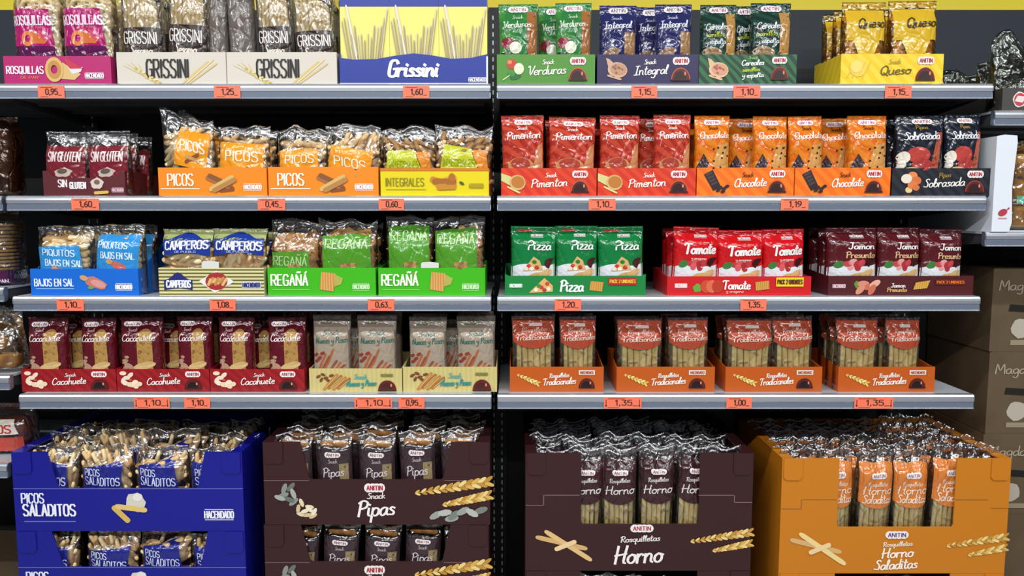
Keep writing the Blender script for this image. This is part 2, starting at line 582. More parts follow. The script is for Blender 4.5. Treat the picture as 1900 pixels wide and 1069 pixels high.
# ------------------------------------------------------------------ wrapped packets
class Surf:
    """pillow-shaped packet standing on its base, front towards -Y"""
    def __init__(s, w, h, d, seed=1, n=2.8, top0=0.7, amp=0.002, crimp=0.05, wavy=0.0, foot=0.05, freq=26.0, lean=0.0, peak=0.0):
        s.w, s.h, s.d, s.seed, s.n, s.top0, s.amp, s.crimp = w, h, d, seed, n, top0, amp, crimp
        s.wavy, s.foot, s.freq, s.lean, s.peak = wavy, foot, freq, lean, peak

    def thick(s, v):
        a = min(1.0, max(0.0, v / s.foot)) ** 0.5
        t = min(1.0, max(0.0, (v - s.top0) / (1 - s.crimp - s.top0)))
        b = 1 - t * t * (3 - 2 * t)
        return s.d / 2 * (0.12 + 0.88 * a) * b + 0.0008

    def pt(s, u, v, side=1, off=0.0):
        """u in -1..1 across, v in 0..1 up"""
        u = max(-1.0, min(1.0, u))
        r = (1 - abs(u) ** s.n) ** (1 / s.n)
        t = s.thick(v)
        x = u * s.w / 2 * (1 - 0.035 * math.sin(math.pi * min(1, v)))
        z = v * s.h
        y = -side * t * r
        e = (1 - u ** 8) * min(1.0, v * 8)
        f = s.freq
        w = noise.noise(Vector((x * f, z * f * .8, s.seed * 3.7 + side))) + 0.35 * noise.noise(Vector((x * f * 2.1, z * f * 1.8, s.seed * 5.1 + side)))
        y += -side * s.amp * w * e
        top = max(0.0, v - (1 - s.crimp))
        if top > 0:
            y = -side * 0.0009 + 0.0012 * math.sin(u * 46) * min(1, top / 0.01)
        k = max(0.0, (v - 0.75) / 0.25)
        z += s.wavy * k * noise.noise(Vector((u * 1.7, s.seed * 2.3, 0.4)))
        z += s.peak * k * (max(0.0, .5 - u) - .6)
        y += s.lean * k * k
        return (x, y - side * off, z)

    def map(s, x, z, off):
        return s.pt((x / s.w - 0.5) * 2, z / s.h, 1, off)

    def body(s, m, nu=26, nv=38):
        V, F = [], []
        vs_ = sorted(set([0.0, .012, .03, .055] + [j / nv for j in range(nv + 1)] + [1 - s.crimp, 1 - s.crimp + .004]))
        us = [math.sin(math.pi / 2 * (-1 + 2 * i / nu)) for i in range(nu + 1)]
        N = len(us)
        for v in vs_:
            for u in us:
                V.append(s.pt(u, v, 1))
            for u in us[1:-1][::-1]:
                V.append(s.pt(u, v, -1))
        R = 2 * N - 2
        for j in range(len(vs_) - 1):
            for i in range(R):
                a, b = j * R + i, j * R + (i + 1) % R
                F.append([a, b, b + R, a + R])
        F.append(list(range(R))[::-1])
        F.append([(len(vs_) - 1) * R + i for i in range(R)])
        return new_mesh('film_wrap', V, F, m, smooth=True)

def capsule(name, m, L=1.0, r=0.5, seg=8, bend=0.0, bulge=0.0):
    mb = MB()
    prof = [(-.5, .45), (-.46, .8), (-.36, 1.0), (0, 1 + bulge), (.36, 1.0), (.46, .8), (.5, .45)]
    for t, k in prof:
        for j in range(seg):
            a = 2 * math.pi * j / seg
            mb.v.append((r * k * math.cos(a) + bend * (1 - 4 * t * t), r * k * math.sin(a), t * L))
    for i in range(len(prof) - 1):
        for j in range(seg):
            j2 = (j + 1) % seg
            mb.f.append([i * seg + j, i * seg + j2, (i + 1) * seg + j2, (i + 1) * seg + j])
    mb.f.append(list(range(seg))[::-1])
    mb.f.append([(len(prof) - 1) * seg + j for j in range(seg)])
    return mb.mesh(name, m, smooth=True)

BISCUIT = mat('breadstick_crust', '#e8c690', 0.75, grain=('#b98548', 60, 0.55))
BISCUIT2 = mat('pale_breadstick_crust', '#f2e0b2', 0.75, grain=('#c9a868', 70, 0.58))
BISCUIT3 = mat('wholemeal_crust', '#b98d58', 0.8, grain=('#8a6034', 90, 0.55))
CRACK = mat('cracker_crust', '#d8a868', 0.75, grain=('#a8713a', 80, 0.55))
LONG = mat('long_stick_crust', '#f0dc9a', 0.7, speck=('#b89450', 190, 0.66))
PICO = [capsule('breadstick', BISCUIT, 0.055, 0.0058, bulge=.12), capsule('breadstick', BISCUIT2, 0.050, 0.0055, bend=.003, bulge=.1),
        capsule('breadstick', BISCUIT, 0.045, 0.006, bend=-.002, bulge=.2)]
PICO_W = [capsule('breadstick', BISCUIT3, 0.055, 0.0052), capsule('breadstick', BISCUIT3, 0.060, 0.005, bend=.002), capsule('breadstick', BISCUIT, 0.05, 0.0055)]
PICO_S = [capsule('breadstick', BISCUIT2, 0.034, 0.0075, bulge=.1), capsule('breadstick', BISCUIT, 0.036, 0.0078, bulge=.12)]
LONGS = [capsule('breadstick', LONG, 1.0, 1.0, bulge=.04), capsule('breadstick', mat('long_stick_crust', '#e6ce88', 0.7, speck=('#a88848', 170, 0.64)), 1.0, 1.0, bulge=-.05)]
GRISS = [capsule('breadstick', mat('grissini_crust', '#e4d2a2', 0.75, grain=('#b89a60', 90, .55)), 1.0, 1.0, seg=7)]

def ring_mesh(m, R=0.016, r=0.007, n=10, k=6):
    mb = MB()
    for i in range(n):
        a = 2 * math.pi * i / n
        for j in range(k):
            b = 2 * math.pi * j / k
            q = R + r * math.cos(b)
            mb.v.append((q * math.cos(a), r * math.sin(b), q * math.sin(a) * .9))
    for i in range(n):
        for j in range(k):
            mb.f.append([i * k + j, i * k + (j + 1) % k, ((i + 1) % n) * k + (j + 1) % k, ((i + 1) % n) * k + j])
    return mb.mesh('ring_biscuit', m, smooth=True)

RINGS = [ring_mesh(BISCUIT2), ring_mesh(BISCUIT2, .018, .0065)]

def cracker_mesh(seed):
    rr = random.Random(seed)
    mb = MB()
    n = 4
    for s_ in (0, 1):
        for j in range(n):
            for i in range(n):
                x, z = (i / (n - 1) - .5) * .05, (j / (n - 1) - .5) * .042
                mb.v.append((x * (1 + .1 * rr.random()), s_ * .004 + .003 * math.sin(i * 2 + j * 1.7 + seed), z * (1 + .1 * rr.random())))
    for j in range(n - 1):
        for i in range(n - 1):
            a = j * n + i
            mb.f.append([a, a + 1, a + n + 1, a + n])
            mb.f.append([a + n * n, a + n * n + n, a + n * n + n + 1, a + n * n + 1])
    ring = [i for i in range(n)] + [n * j + n - 1 for j in range(1, n)] + [n * n - 2 - i for i in range(n - 1)] + [n * j for j in range(n - 2, 0, -1)]
    for i in range(len(ring)):
        a, b = ring[i], ring[(i + 1) % len(ring)]
        mb.f.append([b, a, a + n * n, b + n * n])
    return mb.mesh('cracker', CRACK, smooth=False)

CRACKERS = [cracker_mesh(i) for i in range(3)]

def fill(root, S, meshes, name, x0, x1, z0, z1, nx, nz, ang, jit, seed, r=0.007, layers=2, avoid=None, half=0.024, least=0.0):
    """loose biscuits lying against the inside of the wrapper"""
    rr = random.Random(seed)
    for ly in range(layers):
        for j in range(nz):
            for i in range(nx):
                fx = x0 + (x1 - x0) * (i + .5 + rr.uniform(-.3, .3) + .25 * (ly % 2)) / nx
                fz = z0 + (z1 - z0) * (j + .5 + rr.uniform(-.35, .35)) / nz
                if avoid and ly == 0 and avoid[0] < fx < avoid[2] and avoid[1] < fz < avoid[3]:
                    continue
                if avoid and ly == 1 and avoid[0] + .06 < fx < avoid[2] - .06 and avoid[1] < fz < avoid[3] - .05:
                    continue
                a = math.radians(ang + rr.uniform(-jit, jit))
                reach = max(r, least, abs(half * math.sin(a))) + .004
                fz = max(fz, (max(r, least, abs(half * math.cos(a))) + .004) / S.h)
                lim = (S.w / 2 - reach) / (S.w / 2)
                u = max(-lim, min(lim, (fx - .5) * 2))
                ue = min(.97, abs(u) + reach / (S.w / 2) * .8)
                p = S.pt(u, fz, 1, -(r + .003) - ly * r * 1.7)
                ye = S.pt(ue, fz, 1, -r - .002)[1]
                p = (p[0], max(p[1], ye * .6 + p[1] * .4), p[2])
                if S.thick(fz) < r * 1.6:
                    continue
                link(name, rr.choice(meshes), root, p, (rr.uniform(-.2, .2), a, rr.uniform(-.25, .25)))

def rods(root, S, n, z0, z1, r, meshes, seed, x0=.06, x1=.94, lean=0.05):
    rr = random.Random(seed)
    for i in range(n):
        fx = x0 + (x1 - x0) * (i + .5) / n
        u = (fx - .5) * 2
        zt = z1 + rr.uniform(-.04, .03)
        zz = (z0 + zt) / 2
        p = S.pt(u * .93, zz, 1, -(r * 1.15 + .002))
        k = r * rr.uniform(.85, 1.12)
        link('breadstick', rr.choice(meshes), root, (p[0], p[1], zz * S.h), (0, rr.uniform(-lean, lean) * .6, rr.uniform(0, 3)), (k, k, (zt - z0) * S.h))

PROTO = {}

def proto(key, w, h, d, body_mat, art=None, contents=None, tint=None, **kw):
    """one packet of each product, copied later"""
    if key in PROTO:
        return PROTO[key]
    S = Surf(w, h, d, **kw)
    root = empty('snack_packet')
    link('film_wrap', S.body(body_mat), root)
    D = Dec(w, h, S.map, tint or (lambda c: film(c)))
    D.curved = True
    if art:
        art(D)
        D.build(root)
    if contents:
        contents(root, S)
    PROTO[key] = (root, S)
    return PROTO[key]

USED = set()

def put_packet(key, X, Yc, Zb, w, h, label, group, cat='snack bag', name='snack_packet', rot=(0, 0, 0), skip=()):
    root, S = PROTO[key]
    if key not in USED:
        USED.add(key)
        o = root
    else:
        o = copy_tree(root, skip=skip)
    o.name = name
    o.location = (X, Yc, Zb)
    o.rotation_euler = rot
    o.scale = (w / S.w, 1.0, h / S.h)
    tag(o, label, cat, group)
    return o

# ------------------------------------------------------------------ the room: floor and the back of the shelving
BLACK = mat('black_powder_coat', '#0b0d10', 0.55)
SLATE = mat('lit_slate_panel', '#232c36', 0.6)
STEEL = mat('shelf_sheet_steel', '#b9bdc2', 0.4, 0.2)
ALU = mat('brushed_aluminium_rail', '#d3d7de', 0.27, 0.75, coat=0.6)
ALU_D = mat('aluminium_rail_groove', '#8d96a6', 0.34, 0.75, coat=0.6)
RAIL_SHADE = mat('shade_grey_rail_strip', '#7a8496', 0.25, 0.3, coat=0.8)
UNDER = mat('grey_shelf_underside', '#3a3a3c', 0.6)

MB().box(-3.2, 3.2, -4.0, 1.0, -0.02, 0.0).build('floor', mat('grey_floor_tile', '#8f8e8a', 0.35, grain=('#7c7b77', 6, .5)))
tag(bpy.data.objects['floor'], kind='structure')
YB = 0.46
zy = WZ(19, YB)
ZP = WZ(152, YB) - .06
MB().box(-2.4, 2.4, YB, YB + .02, 0.0, ZP).build('wall_back', mat('shaded_back_panel', '#07090c', 0.6))  # shade behind the lower rows is put into this black
MB().box(-2.4, 2.4, YB - .002, YB + .02, ZP, zy).build('trim_2', SLATE)  # upper part of the same back panel, coloured slate where light reaches it
tag(bpy.data.objects['trim_2'], kind='structure')
tag(bpy.data.objects['wall_back'], kind='structure')
MB().box(-2.4, 2.4, YB - .004, YB + .02, zy, zy + .5).build('trim_1', mat('yellow_header_board', '#efd91f', 0.5))
tag(bpy.data.objects['trim_1'], kind='structure')
pl = MB().box(-2.4, 2.4, 0.03, YB, 0.0, 0.25).build('plinth', BLACK)
tag(pl, 'black plinth along the floor under the four display crates', 'plinth')

def upright(x, label):
    t = empty('shelf_upright', (x, YB - .04, 0.25))
    MB().box(-.028, .028, 0, .036, 0, zy - .252).build('post', BLACK, t)
    m = MB()
    z = 0.02
    while z < zy - .28:
        for sx in (-.015, .011):
            m.box(sx, sx + .004, -.0012, .0, z, z + .013)
        z += .025
    tag(m.build('slot_row', mat('slot_light_paint', '#c9ccd0', 0.5), t), kind='stuff')  # pale paint stands in for light coming through the slots
    tag(t, label, 'upright', 'slotted shelf uprights')
upright(0.0, 'black slotted upright between the two bays of shelves')
upright(-1.277, 'black slotted upright at the left end of the two bays')
upright(1.288, 'black slotted upright at the right end of the two bays')

Z1, Z2, Z3, Z4 = WZ(155), WZ(363.5), WZ(550), WZ(732)
RAIL_H = 0.0385

def rail_profile(h):
    # (y, z) seen from the end, z measured down from the deck: rounded nose, channel for tags, bottom bead
    return [(0.014, 0.0), (0.004, 0.0005), (0.0005, -0.002), (-0.0022, -0.006), (-0.0032, -0.011), (-0.0030, -h * .50),
            (0.0, -h * .54), (0.0005, -h * .60), (-0.0012, -h * .93), (-0.0032, -h * .955), (-0.0030, -h), (0.004, -h), (0.014, -h * .9)]

def shelf(x0, x1, z, label, depth=0.44, y0=0.0, group='main shelves with price rails'):
    t = empty('shelf', ((x0 + x1) / 2, y0, z))
    w = (x1 - x0) / 2
    MB().box(-w, w, .006, depth, -.006, 0).build('deck', STEEL, t)
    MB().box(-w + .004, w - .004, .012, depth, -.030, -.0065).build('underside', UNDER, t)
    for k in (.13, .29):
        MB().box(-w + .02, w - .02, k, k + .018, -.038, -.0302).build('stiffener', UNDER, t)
    pr = rail_profile(RAIL_H)
    m = MB().prism(pr, 'x', -w, w)
    o = m.build('price_rail', ALU, t)
    MB().box(-w, w, -.0012, .0006, -RAIL_H * .93, -RAIL_H * .56).build('rail_shade_strip', RAIL_SHADE, o)  # added strip: its darker grey paints in the dimmer lower half of the rail
    for e, s_ in ((-w, -1), (w, 1)):
        MB().prism(pr, 'x', e, e + s_ * .0022).build('end_cap', ALU_D, o)
        bx = e - s_ * .003
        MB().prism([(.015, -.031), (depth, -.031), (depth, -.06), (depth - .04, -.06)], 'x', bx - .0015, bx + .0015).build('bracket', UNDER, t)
    tag(t, label, 'shelf', group)
    return t

XL0, XL1, XR0, XR1 = -1.266, -0.0115, 0.009, 1.2755
for z, nm in ((Z1, 'top'), (Z2, 'second'), (Z3, 'third'), (Z4, 'fourth')):
    what = {'top': ('carrying grissini and ring biscuits', 'carrying green, navy and yellow snack trays'),
            'second': ('carrying the orange picos trays', 'carrying red, orange and navy snack trays'),
            'third': ('carrying blue, striped and green trays', 'carrying pizza, tomato and ham trays'),
            'fourth': ('carrying dark red peanut trays', 'carrying orange trays of long breadsticks')}[nm]
    shelf(XL0 + (0.0 if nm != 'top' else -.006), XL1, z, 'grey metal shelf with aluminium price rail %s, left bay' % what[0])
    shelf(XR0, XR1, z, 'grey metal shelf with aluminium price rail %s, right bay' % what[1])

# ------------------------------------------------------------------ price tags on the rails
TAGM = mat('coral_price_paper', '#fb7a58', 0.45, coat=0.3)
INK = mat('black_ink', '#2a1512', 0.6)

def price_tag(x0, x1, row, price, label, arrows=False):
    py = {1: 168, 2: 377, 3: 565, 4: 747}[row]
    z = {1: Z1, 2: Z2, 3: Z3, 4: Z4}[row]
    a, b = WX(x0, py), WX(x1, py)
    w = (b - a)
    t = empty('price_tag', ((a + b) / 2, -0.0036, z - RAIL_H + .0012))
    h = 0.0305
    MB().box(-w / 2, w / 2, -.0006, 0, 0, h).build('tag_paper', TAGM, t)
    D = Dec(w, h, lambda x, zz, off: (x - w / 2, -.0006 - off * .5, zz), lambda c: mat('price_ink', c, 0.6))
    D.part('price_print')
    ink = '#32161a'
    D.text(price, .3, .74, .3, .46, ink, 'caps', 1.25)
    D.rect(.1, .86, .55, .9, ink, 1, 2)
    D.rect(.76, .22, .9, .27, ink, 1, 2)
    D.rect(.1, .1, .4, .13, ink, 1, 2)
    if arrows:
        for k in (.06, .94):
            D.rect(k - .008, .25, k + .008, .8, ink, 1, 2)
            D.quad((k - .03, .3), (k, .14), (k, .14), (k + .03, .3), ink, 1, 2)
    D.build(t)
    tag(t, label, 'price tag', 'coral price tags on the shelf rails')

PT = [(72, 121, 1, '0,95', 'under the magenta ring-biscuit tray', 1, 0), (398, 447, 1, '1,25', 'under the first cream grissini tray', 0, 0),
      (748, 797, 1, '1,60', 'under the blue and yellow grissini boxes', 0, 0), (1171, 1219, 1, '1,15', 'under the navy wholemeal tray', 0, 0),
      (1360, 1410, 1, '1,10', 'under the dark green striped tray', 0, 0), (1641, 1690, 1, '1,15', 'under the yellow cheese tray', 1, 0),
      (134, 185, 2, '1,60', 'under the maroon gluten free tray', 0, 0), (479, 530, 2, '0,45', 'between the two orange picos trays', 0, 0),
      (703, 750, 2, '0,60', 'under the yellow wholemeal picos tray', 1, 0), (1092, 1142, 2, '1,10', 'between the two red paprika trays', 0, 0),
      (1448, 1499, 2, '1,19', 'between the two orange chocolate trays', 0, 0), (107, 157, 3, '1,10', 'under the bright blue low-salt tray', 0, 0),
      (390, 438, 3, '1,08', 'under the cream and olive striped tray', 0, 0), (683, 732, 3, '0,63', 'between the two green cracker trays', 0, 0),
      (1029, 1078, 3, '1,20', 'under the green pizza tray', 0, 0), (1373, 1421, 3, '1,35', 'under the red tomato tray', 0, 0),
      (250, 316, 4, '1,10', 'wide one under the middle peanut tray', 1, 1), (343, 391, 4, '1,10', 'narrow one under the peanut trays', 1, 0),
      (658, 728, 4, '1,10', 'wide one under the first tan tray', 0, 1), (740, 788, 4, '0,95', 'under the gap between the tan trays', 0, 0),
      (1120, 1190, 4, '1,35', 'wide one under the first two orange stick trays', 0, 1), (1347, 1394, 4, '1,00', 'under the third orange stick tray', 0, 0),
      (1584, 1656, 4, '1,35', 'wide one under the last orange stick tray', 0, 1)]
for x0, x1, r, p, where, pale, arr in PT:
    price_tag(x0, x1, r, p, 'coral paper price tag reading %s %s' % (p, where), bool(arr))

# ------------------------------------------------------------------ cardboard trays
ROWZ = {1: Z1, 2: Z2, 3: Z3, 4: Z4}
ROWY = {1: 0.014, 2: 0.014, 3: 0.020, 4: 0.030}

def outline_rise(depth, h, hb):
    return [(0, 0), (depth, 0), (depth, hb), (depth * .82, hb), (depth * .12, h), (0, h)]

def tray(row, x0, x1, yt, m, art, label, depth=0.2, rise=1.15, group=None, lip=None, edge=None, name='display_tray', top=None, y0=None):
    Y = ROWY[row] if y0 is None else y0
    z = ROWZ[row]
    pm = {1: 128, 2: 337, 3: 525, 4: 705}[row]
    a, b = WX(x0, pm, Y), WX(x1, pm, Y)
    w, h = b - a, WZ(yt, Y) - z
    X = (a + b) / 2
    t = empty(name, (X, Y, z))
    tk = .0025
    if top:
        pts = [(-w / 2, 0), (w / 2, 0)] + [(-w / 2 + w * fx, h * fz) for fx, fz in reversed(top)]
        fp = MB().prism(pts, 'y', 0, tk).build('front_panel', m, t)
    else:
        fp = MB().box(-w / 2, w / 2, 0, tk, 0, h).build('front_panel', m, t)
    for sx in (-1, 1):
        e = sx * (w / 2)
        MB().prism(outline_rise(depth, h, h * rise), 'x', min(e, e - sx * tk), max(e, e - sx * tk)).build('side_panel', m, t, loc=(0, tk, 0))
    MB().box(-w / 2 + tk, w / 2 - tk, tk, depth, 0, .002).build('base', m, t)
    MB().box(-w / 2 + tk, w / 2 - tk, depth - tk, depth, .002, h * rise).build('back_panel', m, t)
    if edge:
        MB().box(-w / 2, w / 2, -.0004, tk, h, h + .0016).build('cut_edge', card(edge), fp)
    D = Dec(w, h, lambda x, zz, off: (x - w / 2, -off, zz), lambda c: card(c))
    art(D)
    D.build(fp)
    tag(t, label, 'tray', group)
    return dict(obj=t, row=row, X=X, Y=Y, z=z + .0022, w=w, h=h, depth=depth)

def fill_tray(T, key, fronts, desc, where, back=(), d=0.05, cat='snack bag', name='snack_packet', rows=2, skip=('lettering', 'brand_badge', 'picture'), gap=.004, names=None, yoff=0.0):
    """front packets at their measured edges, then copies standing behind them"""
    nm = names or {1: ['only'], 2: ['left', 'right'], 3: ['left', 'middle', 'right'], 4: ['first', 'second', 'third', 'fourth']}[len(fronts)]
    grp = desc + 's in the ' + where
    pr = random.Random(hash_str(where))
    for i, f in enumerate(fronts):
        x0, x1, yt = f[:3]
        tilt = math.radians(f[3]) if len(f) > 3 else math.radians(pr.uniform(-.8, .8))
        Yc = T['Y'] + .0035 + d / 2 + yoff
        ym = (yt + T.get('py', yt + 90)) / 2
        a, b = WX(x0, ym, Yc - d / 2), WX(x1, ym, Yc - d / 2)
        h = WZ(yt, Yc) - T['z']
        put_packet(key, (a + b) / 2, Yc, T['z'], b - a, h, '%s, %s front of %s' % (desc, nm[i], where), grp, cat, name,
                   rot=(math.radians(pr.uniform(-1, 0)), tilt, math.radians(pr.uniform(-2, 2))))
        for r in range(2 if back else 1, rows):
            Yr = Yc + r * (d + gap)
            if Yr + d / 2 > T['Y'] + T['depth'] - .002:
                break
            put_packet(key, (a + b) / 2 + pr.uniform(-.006, .006), Yr, T['z'], (b - a) * .98, h * pr.uniform(.97, 1.0),
                       '%s right behind the %s front one in %s' % (SHORT[key], nm[i], where) if r == 1 else
                       '%s third from the front, %s side of %s' % (SHORT[key], nm[i], where), grp, cat, name,
                       rot=(math.radians(-1), math.radians(pr.uniform(-1, 1)), math.radians(pr.uniform(-3, 3))), skip=skip)
    for k, f in enumerate(back):
        x0, x1, yt = f[:3]
        Yc = T['Y'] + .0035 + d / 2 + (d + gap) * (f[3] if len(f) > 3 else 1)
        a, b = WX(x0, yt + 60, Yc - d / 2), WX(x1, yt + 60, Yc - d / 2)
        put_packet(key, (a + b) / 2, Yc, T['z'], b - a, WZ(yt, Yc) - T['z'],
                   '%s peeping out between the front ones in %s' % (SHORT[key], where), grp, cat, name,
                   rot=(0, math.radians(pr.uniform(-1.5, 1.5)), math.radians(pr.uniform(-4, 4))), skip=())

def pop_tab(T, px0, px1, hpx, m):
    """small torn card tab standing up behind the front edge"""
    a, b = WX(px0, 490, T['Y']) - T['X'], WX(px1, 490, T['Y']) - T['X']
    MB().prism([(a, T['h']), (b, T['h']), (b, T['h'] + hpx * .8), ((a + b) / 2, T['h'] + hpx), (a + .004, T['h'] + hpx * .92), (a, T['h'] + hpx * .7)], 'y', .0003, .0024).build('torn_tab', m, T['obj'])

def hash_str(s):
    k = 7
    for ch in s:
        k = (k * 31 + ord(ch)) % 99991
    return k

SHORT = {'verduras': 'green vegetable snack bag', 'integral': 'navy wholemeal snack bag', 'cereales': 'dark green cereal snack bag', 'queso': 'yellow cheese snack bag',
         'pimenton': 'red paprika snack bag', 'chocolate': 'orange chocolate snack bag', 'sobrasada': 'navy sausage snack bag', 'cacahuete': 'maroon peanut snack bag',
         'nueces': 'tan nut stick bag', 'tradicional': 'long breadstick bag', 'grissini': 'brown-labelled breadstick bag', 'rosquillas': 'clear ring biscuit bag',
         'gluten': 'maroon-labelled clear bag', 'pizza': 'green pizza pillow bag', 'tomate': 'red tomato pillow bag', 'jamon': 'maroon ham pillow bag'}
for k in range(4):
    SHORT['picos%d' % k] = 'orange-labelled breadstick bag'
    SHORT['regana%d' % k] = 'green-labelled cracker bag'
    SHORT['bajos%d' % k] = 'blue-labelled small breadstick bag'
    SHORT['camperos%d' % k] = 'blue-labelled breadstick bag'
    SHORT['integ%d' % k] = 'lime-labelled breadstick bag'

# ---------------- art shared by the snack trays
def snack_tray_art(word, pic, col='#f6f2ea', small='Snack', wx=(.31, .70), dome_kw={}, bcol='#b02030', wz=.30, wh=.30, small_col=None):
    def art(d):
        d.part('lettering')
        d.text(small, .46, .58, .66, .16, small_col or col, 'hand', .95, .15, .06)
        d.text(word, wx[0], wx[1], wz, wh, col, 'hand', .9, .18, .05)
        badge(d, .825, .78, .16, .24, bcol)
        dome(d, .825, .14, .19, .42, **dome_kw)
        d.part('picture')
        pic(d)
    return art

def pic_veg(d):
    d.ell(.15, .68, .17, .17, '#c8402c', 1)
    d.ell(.13, .74, .08, .07, '#e88a60', 2)
    d.ell(.225, .52, .17, .19, '#eef0d8', 2)
    d.ell(.23, .50, .1, .14, '#dfe8b8', 3)
    d.ell(.19, .25, .2, .09, '#1f6a2e', 1, 15)
    d.ell(.14, .33, .14, .06, '#2f8a3a', 2, -25)
    d.cap(.06, .14, .13, .3, .02, '#c8d8a0', 2)

def pic_scoop(body, fillc, grain):
    def f(d):
        d.quad((.085, .88), (.12, .84), (.2, .58), (.12, .42), body, 1)
        d.ell(.2, .48, .34, .26, body, 2, -8)
        d.ell(.21, .5, .27, .19, fillc, 3, -8)
        rr = random.Random(3)
        for i in range(10):
            d.ell(.21 + rr.uniform(-.055, .055), .5 + rr.uniform(-.12, .12), .05, .03, grain, 4, rr.uniform(0, 180), seg=7)
        d.cap(.1, .3, .24, .16, .035, body, 2)
    return f

def pic_spoon(d):
    d.quad((.0, .55), (.0, .82), (.16, .62), (.1, .36), '#d8cf8a', 1)
    d.ell(.17, .48, .3, .28, '#d8b070', 2, -10)
    d.ell(.175, .5, .24, .21, '#c07830', 3, -10)
    d.cap(.06, .34, .2, .1, .03, '#e8d890', 2)

def pic_choc(d):
    d.quad((.07, .76), (.16, .92), (.25, .32), (.17, .18), '#2a1c22', 1)
    for k in range(4):
        t = k / 4
        d.quad((.085 + .075 * t, .77 - .44 * t), (.15 + .07 * t, .86 - .44 * t), (.16 + .07 * t, .79 - .44 * t), (.095 + .075 * t, .68 - .44 * t), '#4a3840', 2)
    for x, z in ((.24, .3), (.28, .26), (.31, .34), (.22, .2), (.27, .16)):
        d.ell(x, z, .09, .06, '#2e1e20', 2, 20, seg=7)

def pic_sausage(d):
    for x, z, r, c in ((.14, .62, .2, '#e8dcc8'), (.2, .72, .18, '#e8884a'), (.24, .55, .18, '#d8703a'), (.2, .4, .17, '#e07a42'), (.17, .22, .13, '#e8c888'), (.24, .3, .13, '#d07040')):
        d.ell(x, z, r, r * .85, c, 1 + int(x * 20) % 3)

def pic_peanut(d):
    for x, z, r in ((.07, .82, 0), (.15, .74, 40), (.11, .62, 0), (.07, .5, 70)):
        d.ell(x, z, .15, .09, '#f0d8c0', 1, r)
    for x, z, r in ((.11, .38, -28), (.18, .3, -20), (.22, .4, 10)):
        d.ell(x - .02, z + .02, .14, .11, '#f4e0c4', 2, r)
        d.ell(x + .025, z - .05, .13, .1, '#ead0b0', 3, r)
    d.ell(.15, .52, .08, .06, '#c05040', 3)

def pic_queso(d):
    d.ell(.17, .55, .3, .3, '#f0cf50', 1)
    d.ell(.15, .58, .2, .2, '#f2d870', 2)
    for k in range(4):
        d.cap(.06 + .05 * k, .2, .14 + .05 * k, .75, .02, '#e8c030', 1)

def pic_nuts(d):
    for x, z, r in ((.10, .66, 30), (.15, .74, -20), (.13, .52, 60), (.18, .6, 10), (.2, .5, -30), (.24, .7, 15)):
        d.ell(x, z, .11, .06, '#7a4420', 1, r, wob=.15)
    for k in range(4):
        d.cap(.15 + .05 * k, .08 + .05 * (k % 2), .31 + .045 * k, .78 - .06 * k, .055, ('#c08038', '#a86a2c')[k % 2], 2)
        d.cap(.17 + .05 * k, .16, .3 + .045 * k, .7 - .06 * k, .015, '#e0b070', 3)

def pic_ear(d):
    wheat(d, .30, .34, .09, .68, .12, ('#e8cf70', '#d8b850', '#f2e2a0'), 7)

def trad_art(d):
    d.part('lettering')
    d.text('Rosquilletas', .42, .63, .56, .18, '#f6f0e4', 'hand', .95, .15, .06)
    d.text('Tradicionales', .35, .70, .26, .27, '#f6f0e4', 'hand', .9, .15, .06)
    d.part('brand_badge')
    d.rect(.735, .69, .905, .87, '#f0e6dc', 1, 2)
    d.text('HACENDADO', .75, .89, .73, .1, '#a04a30', 'caps', 1.6)
    d.part('brand_badge')
    dome(d, .82, .17, .17, .38, rim='#4a1a10', core='#1c0c0c')
    pic_ear(d)

# ---------------- art for the standing snack packets
def snack_bag_art(lines, strip=None, blobs=(), logo=(.5, .93, .5, .07), bcol='#b02060', stripcol='#c08a50', stripround=False, speckc='#7a4a24', extra=None):
    def art(d):
        if blobs or extra:
            d.part('picture')
            for b in blobs:
                d.ell(*b[:4], b[4], b[6] if len(b) > 6 else 1, b[5] if len(b) > 5 else 0)
            if extra:
                extra(d)
        if strip:
            x0, x1, z0, z1 = strip
            d.part('biscuit_window')
            c = film(stripcol, speck=(speckc, 130, .64))
            if stripround:
                d.grid(lambda u, v: (x0 + (x1 - x0) * u, z0 + (z1 - z0) * v - (z1 - z0) * .12 * (2 * u - 1) ** 2 * (v > .9)), 6, 12, c, 1)
            else:
                d.rect(x0, z0, x1, z1, c, 1, 14)
        d.part('lettering')
        for t, x0, x1, z, h, c in lines:
            d.text(t, x0, x1, z, h, c, 'hand', .78, .1, .04)
        if logo:
            badge(d, logo[0], logo[1], logo[2], logo[3], bcol)
    return art

W_ = '#f4f0ea'
BW, BH, BD = 0.095, 0.2, 0.05

